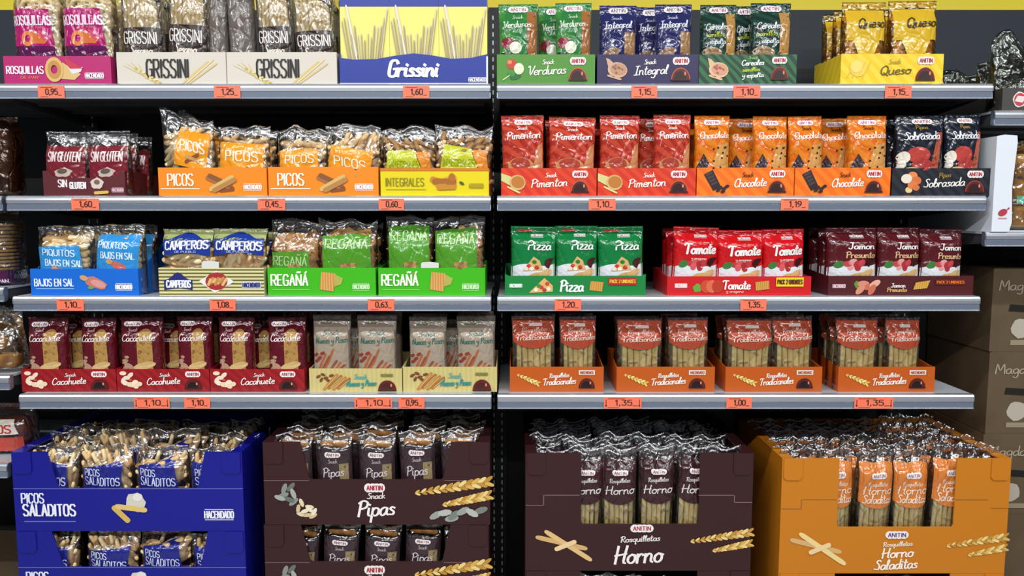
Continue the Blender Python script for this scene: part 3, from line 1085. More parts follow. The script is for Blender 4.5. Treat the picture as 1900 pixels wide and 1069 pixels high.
proto('verduras', BW, BH, BD, film('#2f7a3c', speck=('#3f8a3a', 18, .55)), snack_bag_art(
    [('Snack', .34, .62, .80, .05, '#d8e8c8'), ('Verduras', .1, .82, .68, .085, '#e4f0d4')], (.72, .97, .30, .9),
    [(.22, .5, .085, .07, '#8a2a38'), (.42, .44, .075, .075, '#d8dcc0', 20, 2), (.2, .36, .12, .03, '#123f22', 0, 1)], bcol='#b06070', stripcol='#a4683a'), seed=2)
proto('integral', BW, BH, BD, film('#26285c', rough=.16, crinkle=.7), snack_bag_art(
    [('Snack', .3, .6, .80, .05, '#d0d4f0'), ('Integral', .1, .85, .68, .095, '#e8e8f6')], (.66, .96, .3, .64),
    [(.3, .38, .12, .06, '#8a6a4a', 20, 1)], bcol='#5a2a60', stripcol='#a07a52'), seed=3)
proto('cereales', BW, BH, BD, film('#16302a', stripes=('#1e4436', 9, 2.0, 'DIAGONAL')), snack_bag_art(
    [('Cereales', .1, .72, .66, .08, '#eef2ee'), ('semillas', .1, .62, .575, .06, '#c8d040'), ('y espelta', .1, .66, .485, .06, '#e8eef0')], (.68, .94, .3, .88),
    [(.3, .38, .13, .075, '#a8845e', -8, 1), (.3, .39, .1, .05, '#8a6a44', -8, 2)], bcol='#a02a70', stripcol='#b88a4a'), seed=4)

def queso_fill(root, S):
    for k in range(3):
        u = -.55 + .55 * k
        p = S.pt(u, .4, 1, -.012)
        link('cheese_biscuit', capsule('cheese_biscuit', mat('cheese_crust', '#d9a06a', .7, grain=('#b87a48', 60, .55)), .13, .013, seg=10), root, (p[0], p[1] + .006, .4 * S.h), (0, .03 * (k - 1), .4 * k))
proto('queso', BW, BH, BD, CLEAR_YEL, lambda d: (
    d.part('label').rect(.06, .52, .94, .9, film('#d9b026'), 0, 16), d.part('label_point').quad((.35, .3), (.7, .36), (.8, .52), (.2, .52), film('#d9b026'), 0, 8),
    d.part('lettering').text('Queso', .28, .92, .66, .12, '#4a3a14', 'hand', 1.0, .15, .06)), queso_fill, seed=5)

ST = dict(stripes=('#a82c1c', 12, 6.0, 'DIAGONAL'))
proto('pimenton', BW, BH, BD, film('#c4452e', **ST), snack_bag_art(
    [('Snack', .36, .62, .81, .05, W_), ('Pimenton', .12, .92, .69, .095, W_)], None,
    [(.45, .36, .15, .11, '#c88a5a', -5, 1), (.44, .39, .11, .075, '#a8402e', -5, 2)], logo=(.52, .91, .42, .06), bcol='#c03050',
    extra=lambda d: d.quad((.68, .22), (.97, .22), (.97, .66), (.86, .6), film('#cf8a5c'), 1)), seed=6)

def choc_extra(d):
    d.quad((.42, .22), (.97, .22), (.97, .66), (.62, .62), film('#d49a54'), 1)
    d.quad((.03, .34), (.22, .52), (.38, .40), (.2, .22), '#33262a', 2)
    rr = random.Random(5)
    for i in range(14):
        d.ell(.5 + .45 * rr.random(), .26 + .36 * rr.random(), .016, .013, '#2e1a14', 3, seg=6)
    for k in range(3):
        d.cap(.07 + .05 * k, .37 + .04 * k, .24 + .04 * k, .26 + .045 * k, .008, '#5a4a4e', 3)
proto('chocolate', BW, BH, BD, film('#dc6c12', stripes=('#e0801e', 9, 4, 'DIAGONAL')), snack_bag_art(
    [('Snack', .36, .66, .82, .05, '#3a2018'), ('Chocolate', .1, .94, .70, .09, '#f2ece4')], None, (), logo=(.5, .915, .46, .06), bcol='#b03070', extra=choc_extra), seed=7)

def sob_extra(d):
    d.quad((.64, .22), (.82, .22), (.94, .78), (.82, .78), film('#b0553c', speck=('#8a3a2a', 90, .6)), 1)
    for b in ((.42, .50, .12, .1, '#b8423a'), (.5, .38, .1, .08, '#a83a36'), (.13, .47, .06, .075, '#e8e0d0'), (.08, .38, .05, .05, '#d8d0c0'), (.3, .3, .09, .05, '#d8b078')):
        d.ell(*b[:4], b[4], 2)
proto('sobrasada', BW, BH, BD, film('#1e2432', stripes=('#151a24', 11, 5, 'DIAGONAL')), snack_bag_art(
    [('Pipas', .38, .64, .82, .05, '#b8963a'), ('Sobrasada', .12, .86, .68, .1, '#e8e8ee')], None, (), logo=(.55, .92, .42, .06), bcol='#a02a50', extra=sob_extra), seed=8)

def cac_extra(d):
    for b in ((.12, .4, .06, .03, 20), (.24, .34, .065, .035, -30), (.14, .3, .06, .03, 50), (.2, .46, .03, .02, 0)):
        d.ell(*b[:4], '#b89078', 2, b[4])
    d.ell(.62, .34, .13, .05, '#cfae74', 3, 15)
proto('cacahuete', BW, BH, BD, film('#5c0f1c', speck=('#6c1826', 40, .6)), snack_bag_art(
    [('Snack', .2, .44, .80, .045, '#e4c8c4'), ('Cacahuete', .08, .88, .67, .095, '#efe4e0')], (.46, .82, .28, .84), (), logo=(.3, .9, .42, .06), bcol='#801828',
    stripcol='#b08848', speckc='#8a5c2c', stripround=True, extra=cac_extra), seed=9)

def tan_extra(d):
    for k in range(6):
        d.cap(.1 + .1 * k, .2 + .02 * (k % 2), .38 + .1 * k, .5 - .03 * k + .12 * (k == 2), .016, ('#a8603c', '#8e4e30')[k % 2], 1)
    for x, z in ((.1, .48), (.2, .44), (.12, .4), (.28, .5)):
        d.ell(x, z, .035, .022, '#8a3a28', 2, 30, wob=.15)
proto('nueces', BW, BH, BD, film('#85776a', rough=.26), snack_bag_art(
    [('Snack', .28, .72, .74, .06, '#2c6a60'), ('Nueces y Pasas', .1, .95, .63, .08, '#24685e')], None, (), logo=None, extra=lambda d: (tan_extra(d),
     d.part('brand_word').text('HACENDADO', .2, .6, .885, .035, '#6a6a40', 'caps', 1.4), d.part('label').quad((.04, .08), (.96, .08), (.96, .84), (.04, .84), film('#a39380', rough=.26), 0, 18))), seed=10)

# ---------------- long breadsticks in clear packets
def trad_bag(d):
    d.part('label')
    d.grid(lambda u, v: (.02 + .96 * u, (.57 + .09 * (2 * u - 1) ** 2) * (1 - v) + .965 * v), 18, 12, film('#a8442a', crinkle=.8, rough=.2), 0)
    d.part('lettering')
    d.text('Rosquilletas', .22, .82, .785, .05, '#dcc4b4', 'hand', .8, .1, .05)
    d.text('Tradicionales', .08, .97, .675, .075, '#e4d0c2', 'hand', .8, .1, .05)
    d.part('brand_word')
    d.rect(.4, .86, .7, .9, '#d8c8c0', 1, 2)
proto('tradicional', 0.098, 0.195, 0.045, CLEAR, trad_bag, lambda r, S: rods(r, S, 6, .02, .70, .0064, LONGS, 4), seed=11, amp=.0012)

def griss_bag(d):
    d.part('label')
    d.rect(.03, .2, .97, .52, film('#33241f', rough=.3), 0, 18)
    d.part('diagonal_band').quad((.45, .93), (.62, .97), (.98, .80), (.98, .72), film('#2a1e20'), 0, 5)
    d.part('lettering')
    d.text('GRISSINI', .1, .9, .375, .105, '#efe6dc', 'caps', .8, -.05, -.02)
    d.text('Sesamo', .24, .78, .265, .085, '#e4d8c8', 'hand', 1.1, .1)
    d.part('brand_word').text('HACENDADO', .56, .93, .87, .035, '#d8d0cc', 'caps', 1.2, 0, -.6)
proto('grissini', 0.105, 0.235, 0.05, CLEAR, griss_bag, lambda r, S: (rods(r, S, 8, .02, .93, .0056, GRISS, 5), None), seed=12, top0=.8)
proto('grissini_back', 0.06, 0.23, 0.05, film('#6d635c', rough=.2, crinkle=.9), lambda d: (d.part('seam').rect(.46, .02, .56, .95, film('#857a72', rough=.2), 0, 8)), seed=13, top0=.8, amp=.004)

# ---------------- clear packets of small biscuits with a printed label
def rosq_bag(d):
    d.part('label')
    d.quad((.03, .36), (.88, .36), (.80, .71), (.03, .72), film('#b3166c', crinkle=.8, rough=.18), 0, 20)
    d.quad((.04, .27), (.9, .27), (.88, .36), (.03, .36), film('#5e1650', crinkle=.8, rough=.18), 0, 6)
    d.part('lettering')
    d.text('ROSQUILLAS', .06, .84, .56, .085, '#f4dcea', 'caps', 1.2)
    d.text('DE PAN', .4, .7, .52, .025, '#f08090', 'caps', 1.2)
    d.part('picture')
    d.ell(.36, .43, .07, .075, '#e0884a', 2, 0, hole=.45)
    d.quad((.42, .38), (.72, .38), (.78, .43), (.46, .50), '#d8743c', 1, 4)
    d.quad((.48, .52), (.66, .50), (.78, .43), (.7, .41), '#c83a5a', 2, 4)
proto('rosquillas', .125, .24, .06, CLEAR, rosq_bag, lambda r, S: fill(r, S, RINGS, 'ring_biscuit', .06, .94, .05, .9, 5, 9, 0, 90, 3, r=.009, avoid=(.0, .22, .8, .68), least=.024), seed=14, top0=.72, wavy=.012, amp=.004)

def gluten_bag(d):
    d.part('label')
    d.rect(.03, .16, .97, .76, film('#7a1f2c'), 0, 20)
    d.part('lettering')
    d.text('SIN GLUTEN', .13, .88, .52, .15, '#e8d4d0', 'caps', .9, .05)
    d.part('picture')
    d.ell(.5, .35, .14, .07, '#c8b8a8', 1, 8, wob=.12)
    d.ell(.48, .37, .08, .04, '#6a5a50', 2, 8)
proto('gluten', .105, .155, .05, CLEAR, gluten_bag, lambda r, S: fill(r, S, PICO, 'breadstick', .1, .9, .1, .7, 3, 5, 90, 30, 8, avoid=(0, .1, 1, .7)), seed=15, top0=.55, amp=.003, crimp=.07)

def picos_label(x0, z0, x1, z1, rot):
    def art(d):
        d.part('label')
        A = d.W / d.H
        cx, cz = (x0 + x1) / 2, (z0 + z1) / 2
        c_, s_ = math.cos(math.radians(rot)), math.sin(math.radians(rot))
        def tr(x, z):
            dx, dz = (x - cx) * A, z - cz
            return (min(.99, max(.01, cx + (dx * c_ - dz * s_) / A)), cz + dx * s_ + dz * c_)
        d.grid(lambda u, v: tr(x0 + (x1 - x0) * u, z0 + (z1 - z0) * v), 20, 20, film('#ee9a20', crinkle=.7), 0)
        d.part('lettering')
        w = x1 - x0
        d.text('PICOS', x0 + w * .16, x1 - w * .12, cz + (z1 - z0) * .02, (z1 - z0) * .26, '#fbeed0', 'caps', 1.1, 0, math.tan(math.radians(rot)))
        d.part('picture')
        px, pz = tr(cx + .04, z0 + (z1 - z0) * .22)
        d.cap(px - .14, pz - .03, px + .14, pz + .06, .022, '#8a5030', 2)
        d.cap(px - .12, pz + .05, px + .14, pz - .03, .022, '#c89860', 3)
    return art
PIC_KW = dict(top0=.55, amp=.004, wavy=.02, crimp=.05, n=2.5)
for k, (lab, sd, fa) in enumerate(((picos_label(.3, .34, .92, .82, -14), 21, 60), (picos_label(.06, .22, .92, .74, -2), 22, 80),
                                   (picos_label(.08, .22, .86, .66, 4), 23, 70), (picos_label(.04, .2, .84, .66, -12), 24, 40))):
    proto('picos%d' % k, .13, .165, .06, CLEAR, lab, (lambda sd, fa: lambda r, S: fill(r, S, PICO, 'breadstick', .05, .95, .08, .8, 5, 7, fa, 35, sd, avoid=(.22, .2, .82, .66)))(sd, fa), seed=sd, peak=(.028, 0, 0, 0)[k], **PIC_KW)

def integ_bag(flip):
    def art(d):
        d.part('label')
        d.quad((.06, .18), (.84, .2), (.62, .68), (.1, .68) if not flip else (.16, .74), film('#c8cf2e', crinkle=.6, stripes=('#b8bf20', 60, .5, 'Z')), 0, 20)
        d.part('orange_corner').quad((.86, .2), (.95, .3), (.9, .66), (.64, .66), film('#e08a2a'), 0, 6)
        d.part('lettering')
        d.text('INTEGRALES', .14, .7, .42, .1, '#9aa018', 'caps', 1.0)
    return art
for k in (0, 1):
    proto('integ%d' % k, .125, .16, .06, CLEAR, integ_bag(k), (lambda k: lambda r, S: fill(r, S, PICO_W, 'breadstick', .05, .95, .08, .8, 5, 7, -50 + 90 * k, 40, 31 + k, r=.006, avoid=(.16, .2, .7, .58)))(k), seed=31 + k, **PIC_KW)

def bajos_bag(k):
    def art(d):
        d.part('label')
        p = [((.1, .12), (.9, .12), (.82, .72), (.04, .70)), ((.02, .14), (.9, .12), (.96, .86), (.14, .86))][k]
        d.quad(*p, film('#2f8fd2', crinkle=.6), 0, 20)
        d.part('lettering')
        z = (.58, .68)[k]
        d.text('PIQUITOS', .16, .74, z, .09, '#d8ecfa', 'caps', 1.1, 0, -.05)
        d.text('BAJOS EN SAL', .2, .86, z - .15, .09, '#d8ecfa', 'caps', 1.1, 0, -.05)
        d.part('picture')
        d.ell(.55, z - .26, .13, .05, '#c86a58', 1, -22, wob=.08)
        d.ell(.38, z - .2, .05, .035, '#d89a68', 2, -22)
    return art
for k in (0, 1):
    proto('bajos%d' % k, .125, .17, .06, CLEAR, bajos_bag(k), (lambda k: lambda r, S: fill(r, S, PICO_S, 'breadstick', .04, .96, .1, .84, 4, 8, 90, 12, 41 + k, r=.008, avoid=(.14, .1, .8, .7)))(k), seed=41 + k, top0=.68, amp=.003, wavy=.008, n=2.6)

def camp_bag(k):
    def art(d):
        d.part('film_print')
        d.grid(lambda u, v: (.02 + .96 * u, .8 + .185 * v), 10, 4, film('#a8b070', crinkle=.7), 0)
        d.part('label')
        d.grid(lambda u, v: (.04 + .92 * u, (.58 + .05 * math.sin(math.pi * u)) * (1 - v) + v * (.84 + .1 * max(0, math.sin(math.pi * (u * 1.5 - .25))))), 14, 5, film('#1f3a96'), 1)
        d.part('lettering')
        d.text('CAMPEROS', .1, .92, .68, .12, '#eef0f8', 'caps', 1.4, .05, .03 - .05 * k, layer=3)
        d.text('DE PUEBLO', .3, .7, .635, .03, '#d0d8f0', 'caps', 1.2, layer=3)
    return art
for k in (0, 1):
    proto('camperos%d' % k, .13, .168, .06, CLEAR, camp_bag(k), (lambda k: lambda r, S: fill(r, S, [capsule('breadstick', BISCUIT, .06, .0078, bulge=.2, bend=.003), capsule('breadstick', BISCUIT2, .055, .0075, bulge=.2)],
          'breadstick', .08, .92, .2, .64, 4, 5, (75, 25)[k], 30, 51 + k, r=.008))(k), seed=51 + k, top0=.78, amp=.002, n=3)

def regana_bag(k):
    x0, x1, z0, z1 = ((.04, .84, .2, .6), (.08, .92, .2, .82), (.06, .94, .2, .9), (.02, .86, .2, .86))[k]
    def art(d):
        d.part('label')
        d.quad((x0, z0), (x1, z0), (x1 - .03, z1), (x0, z1 - .03), film('#4f9426', crinkle=.7), 0, 20)
        d.part('lettering')
        d.text('REGAÑÁ', x0 + .05, x1 - .07, z1 - .2, .12, '#b4d494', 'caps', .9, .03)
        d.part('picture')
        d.quad((.4, .25), (.66, .27), (.66, .43), (.38, .42), film('#8a6a3a', speck=('#b08a50', 120, .5)), 2, 4)
    return art
for k in range(4):
    proto('regana%d' % k, .128, .185, .065, CLEAR, regana_bag(k), (lambda k: lambda r, S: fill(r, S, CRACKERS, 'cracker', .06, .94, .1, .76, 3, 5, 10, 60, 61 + k, r=.0125, layers=2, least=.03))(k), seed=61 + k, top0=.6, amp=.004, wavy=.015)

# ---------------- pillow packs on the third shelf
def pillow_art(kind):
    def art(d):
        d.part('film_print')
        d.grid(lambda u, v: (.01 + .98 * u, v * (.40 + .07 * u + .03 * math.sin(u * 6))), 22, 14, film('#dfe3e6'), 0)
        d.part('lettering')
        if kind == 'pizza':
            d.text('Pizza', .36, .88, .66, .13, '#f4f4f0', 'hand', 1.15, .1)
        elif kind == 'tomate':
            d.text('Tomate', .2, .9, .60, .15, '#f8f0ec', 'hand', 1.35, .05, .04)
            d.text('y oregano', .36, .7, .52, .04, '#f0d0c8', 'hand', 1.2)
        else:
            d.text('Jamon', .36, .9, .68, .095, '#f2e8e4', 'hand', 1.3, .05)
            d.text('Presunto', .32, .92, .55, .09, '#d8b080', 'hand', 1.2, .05)
        d.part('brand_word')
        d.text('HACENDADO', .44, .7, .855, .03, '#e8dede', 'caps', 1.6)
        d.rect(.43, .84, .71, .845, '#e8dede', 1, 2)
        d.part('picture')
        if kind == 'pizza':
            d.rect(.16, .92, .46, .955, '#c83028', 1, 3)
            d.quad((.26, .34), (.72, .36), (.64, .5), (.5, .56), '#d8b070', 1, 4)
            for x, z, c in ((.4, .42, '#c8342c'), (.52, .48, '#2f7a30'), (.58, .4, '#b83028'), (.46, .38, '#f0e6d0'), (.34, .38, '#e8dccc')):
                d.ell(x, z, .035, .03, c, 2, seg=9)
            d.ell(.9, .46, .1, .08, '#4a1a18', 1, a0=70, a1=250)
        else:
            reds = ('#c0383a', '#d8585a', '#a82c30') if kind == 'tomate' else ('#c8444a', '#e09a98', '#b03038')
            for i, (x, z) in enumerate(((.36, .46), (.46, .49), (.55, .46), (.64, .47), (.42, .42), (.56, .41))):
                d.ell(x, z, .06, .045, reds[i % 3], 1, 20 * i, seg=10)
            d.ell(.2, .45, .07, .05, '#3f7a3a', 1, 30)
            d.ell(.88, .48, .1, .08, '#3a1212', 1, a0=60, a1=240)
        d.ell(.55, .26, .14, .06, '#d0a468', 2, 18)
        d.ell(.78, .32, .1, .05, '#d8b078', 2, 24)
        d.ell(.4, .2, .12, .05, '#c89858', 3, 10)
    return art
PW = dict(top0=.74, amp=.0025, crimp=.06, n=2.3, foot=.3, freq=22)
proto('pizza', .108, .165, .055, film('#12793c', rough=.2), pillow_art('pizza'), seed=71, **PW)
proto('tomate', .108, .165, .055, film('#c8141c', rough=.2), pillow_art('tomate'), seed=72, **PW)
proto('jamon', .108, .165, .055, film('#55161c', rough=.2), pillow_art('jamon'), seed=73, **PW)

# ================================================================== top shelf, left bay
def rosq_art(d):
    d.part('lettering')
    d.text('ROSQUILLAS', .03, .37, .38, .25, '#f6e6ee', 'caps', 1.3)
    d.text('DE PAN', .16, .32, .2, .09, '#f0903a', 'caps', 1.2)
    d.part('picture')
    d.quad((.5, .2), (.66, .16), (.72, .36), (.55, .78), '#dcb878', 1, 3)
    d.quad((.56, .94), (.6, .9), (.74, .56), (.62, .55), '#c8324a', 2, 3)
    d.quad((.6, .6), (.74, .6), (.72, .44), (.64, .36), '#e8e0dc', 2, 3)
    d.ell(.475, .52, .33, .44, '#e0b46c', 3, 0, hole=.35, seg=18)
    d.ell(.475, .52, .24, .32, '#c4904a', 4, 0, hole=.5, seg=16)
    brand_word(d, .76, .93, .24, .14)

T = tray(1, 7, 206, 104, card('#b8156a'), rosq_art, 'magenta card tray printed with a ring biscuit on the top shelf', rise=1.55, group='biscuit display trays')
fill_tray(T, 'rosquillas', [(15, 106, -34), (106, 204, -36)], 'clear bag of ring biscuits with magenta label', 'magenta ring-biscuit tray', d=.06, rows=2, skip=())

def gris_art(d):
    wheat(d, .38, .04, .17, .5, .09, ('#e6cf78', '#d8bc5c', '#efe0a0'), 7)
    for k in range(5):
        d.cap(.34 - .02 * k, .1 + .02 * k, .06 + .035 * k, .6 + .05 * (k % 3), .008, '#dcc67c', 1)
    d.part('breadstick_picture')
    for k, (xa, xb, za) in enumerate(((.6, .84, .72), (.63, .89, .78), (.66, .92, .66))):
        d.cap(xa, .04, xb, za, .03, ('#dcc488', '#e6d29c')[k % 2], 1)
    d.part('lettering')
    d.text('GRISSINI', .275, .655, .22, .55, '#1c1614', 'caps', .75)

CREAM = card('#d9d1c3')
T = tray(1, 217, 419.5, 97, CREAM, gris_art, 'cream grissini tray with wheat print standing next to the magenta tray', rise=1.1, group='biscuit display trays')
fill_tray(T, 'grissini', [(219, 296, -42, -1), (299, 376, -52, 2.5)], 'breadstick bag with dark brown label', 'cream tray by the magenta tray', d=.05, rows=2)
fill_tray(T, 'grissini_back', [(380, 416, -40, 1)], 'greyish brown side-on breadstick bag', 'cream tray by the magenta tray', d=.05, rows=1, names=['right'])
T = tray(1, 421, 625, 97, CREAM, gris_art, 'cream grissini tray with wheat print standing next to the blue boxes', rise=1.1, group='biscuit display trays')
fill_tray(T, 'grissini_back', [(421, 470, -38, -2)], 'greyish brown side-on breadstick bag', 'cream tray by the blue boxes', d=.05, rows=1, names=['left'])
fill_tray(T, 'grissini', [(474, 542, -45, -2), (546, 623, -30, -3)], 'breadstick bag with dark brown label', 'cream tray by the blue boxes', d=.05, rows=2, names=['middle', 'right'])

def carton(x0, x1, label):
    Y = ROWY[1] + .009
    a, b = WX(x0, 60, Y), WX(x1, 60, Y)
    w, h, dp = b - a - .0006, WZ(-26, Y) - Z1, .07
    t = empty('grissini_carton', ((a + b) / 2, Y, Z1 + .0022))
    body = MB().box(-w / 2, w / 2, 0, dp, 0, h).build('carton_body', card('#efe878'), t)
    D = Dec(w, h, lambda x, zz, off: (x - w / 2, -off, zz), lambda c: card(c))
    D.part('blue_band').rect(0, .785, 1, 1, '#22389a', 0, 2)
    D.part('breadstick_picture')
    for i in range(15):
        t_ = (i - 7) / 7.0
        top = .50 + .27 * abs(t_) ** 1.2 * (1 if i % 3 else .55) - .05 * (i % 2)
        D.cap(.5 + t_ * .30, .12, min(.965, max(.035, .5 + t_ * .48)), top, .0088, ('#d6c898', '#c4b482', '#e2d8b4')[i % 3], 1 + i % 3)
        D.cap(.507 + t_ * .30, .12, min(.975, max(.045, .507 + t_ * .48)), top - .02, .003, '#a89868', 4)
    D.cap(.36, .2, .13, .80, .012, '#e8e0c8', 4)
    D.build(body)
    tag(t, label, 'carton', 'yellow and blue grissini cartons')
carton(631, 722.5, 'yellow and blue grissini carton, leftmost of the three')
carton(722.5, 814, 'yellow and blue grissini carton, middle of the three')
carton(814, 904, 'yellow and blue grissini carton, rightmost of the three')

def gris_blue(d):
    d.part('lettering')
    d.text('Grissini', .33, .66, .26, .5, '#f8f8fc', 'hand', 1.5, .2)
    brand_word(d, .87, .985, .1, .1)
    d.part('white_edge')
    d.rect(.0, .0, 1, .045, '#e4e6ea', 1, 3)
    d.rect(.988, .0, 1, .9, '#e4e6ea', 1, 3)
tray(1, 630, 905.5, 99, card('#1f3596'), gris_blue, 'blue wavy-edged tray holding three grissini cartons', depth=.09, rise=.9, group='biscuit display trays',
     top=[(0, .86), (.1, .8), (.25, .82), (.38, .93), (.5, 1), (.62, .94), (.75, .83), (.88, .85), (1, .98)])

# ================================================================== top shelf, right bay
G4 = 'biscuit display trays'
T = tray(1, 922, 1104, 101, card('#4f8f2e'), snack_tray_art('Verduras', pic_veg), 'leaf green tray with tomato and onion print', group=G4)
fill_tray(T, 'verduras', [(926, 1000, 8), (1031, 1099, 6)], 'green vegetable snack bag', 'leaf green tray', back=[(1000, 1062, 12)])
T = tray(1, 1108, 1296, 101, card('#2a2150'), snack_tray_art('Integral', pic_scoop('#d0a888', '#c09070', '#8a6448'), wx=(.36, .69)), 'dark purple tray with a scoop of grain print', group=G4)
fill_tray(T, 'integral', [(1113, 1183, 10), (1218, 1287, 8)], 'navy wholemeal snack bag', 'dark purple tray', back=[(1176, 1240, 14)])
def cer_art(d):
    d.part('lettering')
    d.text('Snack', .5, .6, .84, .1, '#9ac870', 'hand', 1.2, .1)
    d.text('Cereales', .43, .66, .62, .18, '#eef0ea', 'hand', 1.3, .15, .04)
    d.text('semillas', .44, .62, .42, .13, '#c4d23c', 'hand', 1.3, .15, .04)
    d.text('y espelta', .44, .66, .22, .15, '#eef0ea', 'hand', 1.3, .15, .04)
    badge(d, .82, .8, .15, .22)
    dome(d, .825, .17, .18, .42, rim='#b02a20')
    d.part('picture')
    pic_scoop('#e0b890', '#d89a7a', '#a85a48')(d)
T = tray(1, 1297, 1478, 101, card('#123a26', ('#2a6a3c', 14, 9, 'DIAGONAL')), cer_art, 'dark green striped tray with a scoop of cereal print', group=G4)
fill_tray(T, 'cereales', [(1303, 1371, 9), (1396, 1472, 6)], 'dark green cereal snack bag', 'dark green striped tray', back=[(1362, 1412, 12)])
YEL = card('#efc80e', ('#f2d43a', 10, 7, 'DIAGONAL'))
T = tray(1, 1560, 1750, 100, YEL, snack_tray_art('Queso', pic_queso, col='#5a4a10', wx=(.38, .68), small_col='#b89a20', dome_kw=dict(rim='#8a2020')), 'bright yellow cheese snack tray at the shelf front', depth=.17, rise=1.0, group=G4)
fill_tray(T, 'queso', [(1568, 1650, 4), (1657, 1748, 2)], 'yellow see-through cheese snack bag', 'front yellow tray', rows=3, skip=())
T2 = tray(1, 1556, 1736, 100, YEL, snack_tray_art('Queso', pic_queso, col='#5a4a10', wx=(.38, .68), small_col='#b89a20'), 'yellow cheese snack tray pushed back behind the front one', depth=.17, rise=1.0, group=G4, y0=.19)
fill_tray(T2, 'queso', [(1572, 1640, 22), (1648, 1728, 20)], 'yellow see-through cheese snack bag', 'rear yellow tray', rows=2, skip=())

# ================================================================== second shelf, left bay
def glut_art(d):
    d.part('lettering')
    d.text('SIN', .19, .29, .36, .28, '#f0e4e0', 'caps', 1.2)
    d.text('GLUTEN', .33, .52, .3, .24, '#f4ecea', 'caps', 1.6)
    d.part('picture')
    d.ell(.66, .5, .26, .22, '#d8c8bc', 1, 10, wob=.1)
    d.ell(.66, .55, .12, .1, '#7a6058', 2)
    d.cap(.62, .12, .8, .16, .06, '#d8b450', 3)
    brand_word(d, .84, .98, .18, .12, '#e0b8c0')
T = tray(2, 80, 232, 317, card('#5b1f26'), glut_art, 'maroon gluten free tray standing alone on the second shelf', depth=.2, rise=.95, group=G4,
         top=[(0, 1), (.06, 1), (.12, .8), (.2, .72), (.8, .72), (.88, .8), (.94, .95), (1, .95)])
fill_tray(T, 'gluten', [(74, 156, 244, 1), (157, 236, 243, -1)], 'clear-topped bag with maroon label', 'maroon gluten free tray', rows=3, skip=())

def pic_art(d):
    d.part('lettering')
    d.text('PICOS', .09, .32, .37, .4, '#fdf2dc', 'caps', 1.0)
    d.rect(.02, .24, .38, .27, '#fdf2dc', 1, 3)
    d.part('picture')
    for k, (x0, z0, x1, z1, c) in enumerate(((.44, .66, .66, .3, '#a86a38'), (.46, .74, .68, .34, '#8a5428'), (.47, .2, .7, .7, '#d8b468'), (.5, .16, .72, .6, '#b88244'), (.56, .2, .7, .26, '#8a4a24'))):
        d.cap(x0, z0, x1, z1, .085, c, 1 + k % 4)
    brand_word(d, .79, .95, .24, .15)
ORA = card('#f3890f')
T = tray(2, 294, 495, 311, ORA, pic_art, 'orange picos tray next to the maroon tray', rise=1.1, group=G4)
fill_tray(T, 'picos0', [(300, 397, 217, -4)], 'clear breadstick bag with tilted orange label', 'left orange picos tray', d=.06, names=['left'], rows=2)
fill_tray(T, 'picos1', [(396, 493, 233, 1)], 'clear breadstick bag with square orange label', 'left orange picos tray', d=.06, names=['right'], rows=2)
T = tray(2, 498, 702, 310, ORA, pic_art, 'orange picos tray next to the yellow tray', rise=1.1, group=G4)
fill_tray(T, 'picos2', [(506, 602, 236, 2)], 'clear breadstick bag with square orange label', 'right orange picos tray', d=.06, names=['left'], rows=2)
fill_tray(T, 'picos3', [(602, 706, 231, -1)], 'clear breadstick bag with tilted orange label', 'right orange picos tray', d=.06, names=['right'], rows=2)
def int_art(d):
    d.part('orange_edge')
    d.rect(0, .9, 1, 1, '#d8741a', 1, 3)
    d.part('lettering')
    d.text('INTEGRALES', .05, .4, .36, .28, '#8f8410', 'caps', .9)
    d.rect(.05, .22, .42, .24, '#a89a18', 1, 3)
    d.part('picture')
    for k in range(4):
        d.cap(.46 + .02 * k, .52 - .1 * (k - 1), .7, .34 + .17 * (k % 3), .11, ('#c8862c', '#a8661c', '#d89a44')[k % 3], 2 + k % 2)
    d.ell(.66, .66, .12, .16, '#b06a20', 4)
    d.ell(.75, .46, .1, .05, '#4a5a20', 3, -30)
    brand_word(d, .82, .95, .3, .12, '#b09a20')
T = tray(2, 706, 907, 312, card('#e6d205'), int_art, 'yellow wholemeal picos tray with orange rim', rise=1.1, group=G4)
fill_tray(T, 'integ0', [(706, 806, 242, 0)], 'clear wholemeal breadstick bag with lime label', 'yellow wholemeal picos tray', d=.06, names=['left'], rows=2)
fill_tray(T, 'integ1', [(803, 912, 236, 1)], 'clear wholemeal breadstick bag with lime label', 'yellow wholemeal picos tray', d=.06, names=['right'], rows=2)

# ================================================================== second shelf, right bay
PIM = card('#e0401a', ('#d02f14', 11, 8, 'DIAGONAL'))
pa = snack_tray_art('Pimenton', pic_spoon, wx=(.31, .69))
T = tray(2, 930, 1107, 312, PIM, pa, 'red paprika snack tray nearest the dark upright', group=G4)
fill_tray(T, 'pimenton', [(932, 1012, 214, -1), (1017, 1105, 217, 1)], 'coral red paprika snack bag', 'left red paprika tray', rows=3)
T = tray(2, 1109, 1291, 312, PIM, pa, 'red paprika snack tray next to the orange chocolate tray', group=G4)
fill_tray(T, 'pimenton', [(1113, 1188, 214), (1214, 1284, 213)], 'coral red paprika snack bag', 'right red paprika tray', rows=3, back=[(1178, 1240, 219)])
CHO = card('#f37c10', ('#ee6a08', 10, 7, 'DIAGONAL'))
ca = snack_tray_art('Chocolate', pic_choc, wx=(.38, .71), small_col='#5a2a14')
T = tray(2, 1293, 1473, 311, CHO, ca, 'orange chocolate snack tray next to the red paprika tray', group=G4)
fill_tray(T, 'chocolate', [(1291, 1357, 215), (1400, 1465, 216)], 'orange chocolate chip snack bag', 'left orange chocolate tray', rows=3, back=[(1350, 1418, 220)])
T = tray(2, 1475, 1652, 311, CHO, ca, 'orange chocolate snack tray next to the navy tray', group=G4)
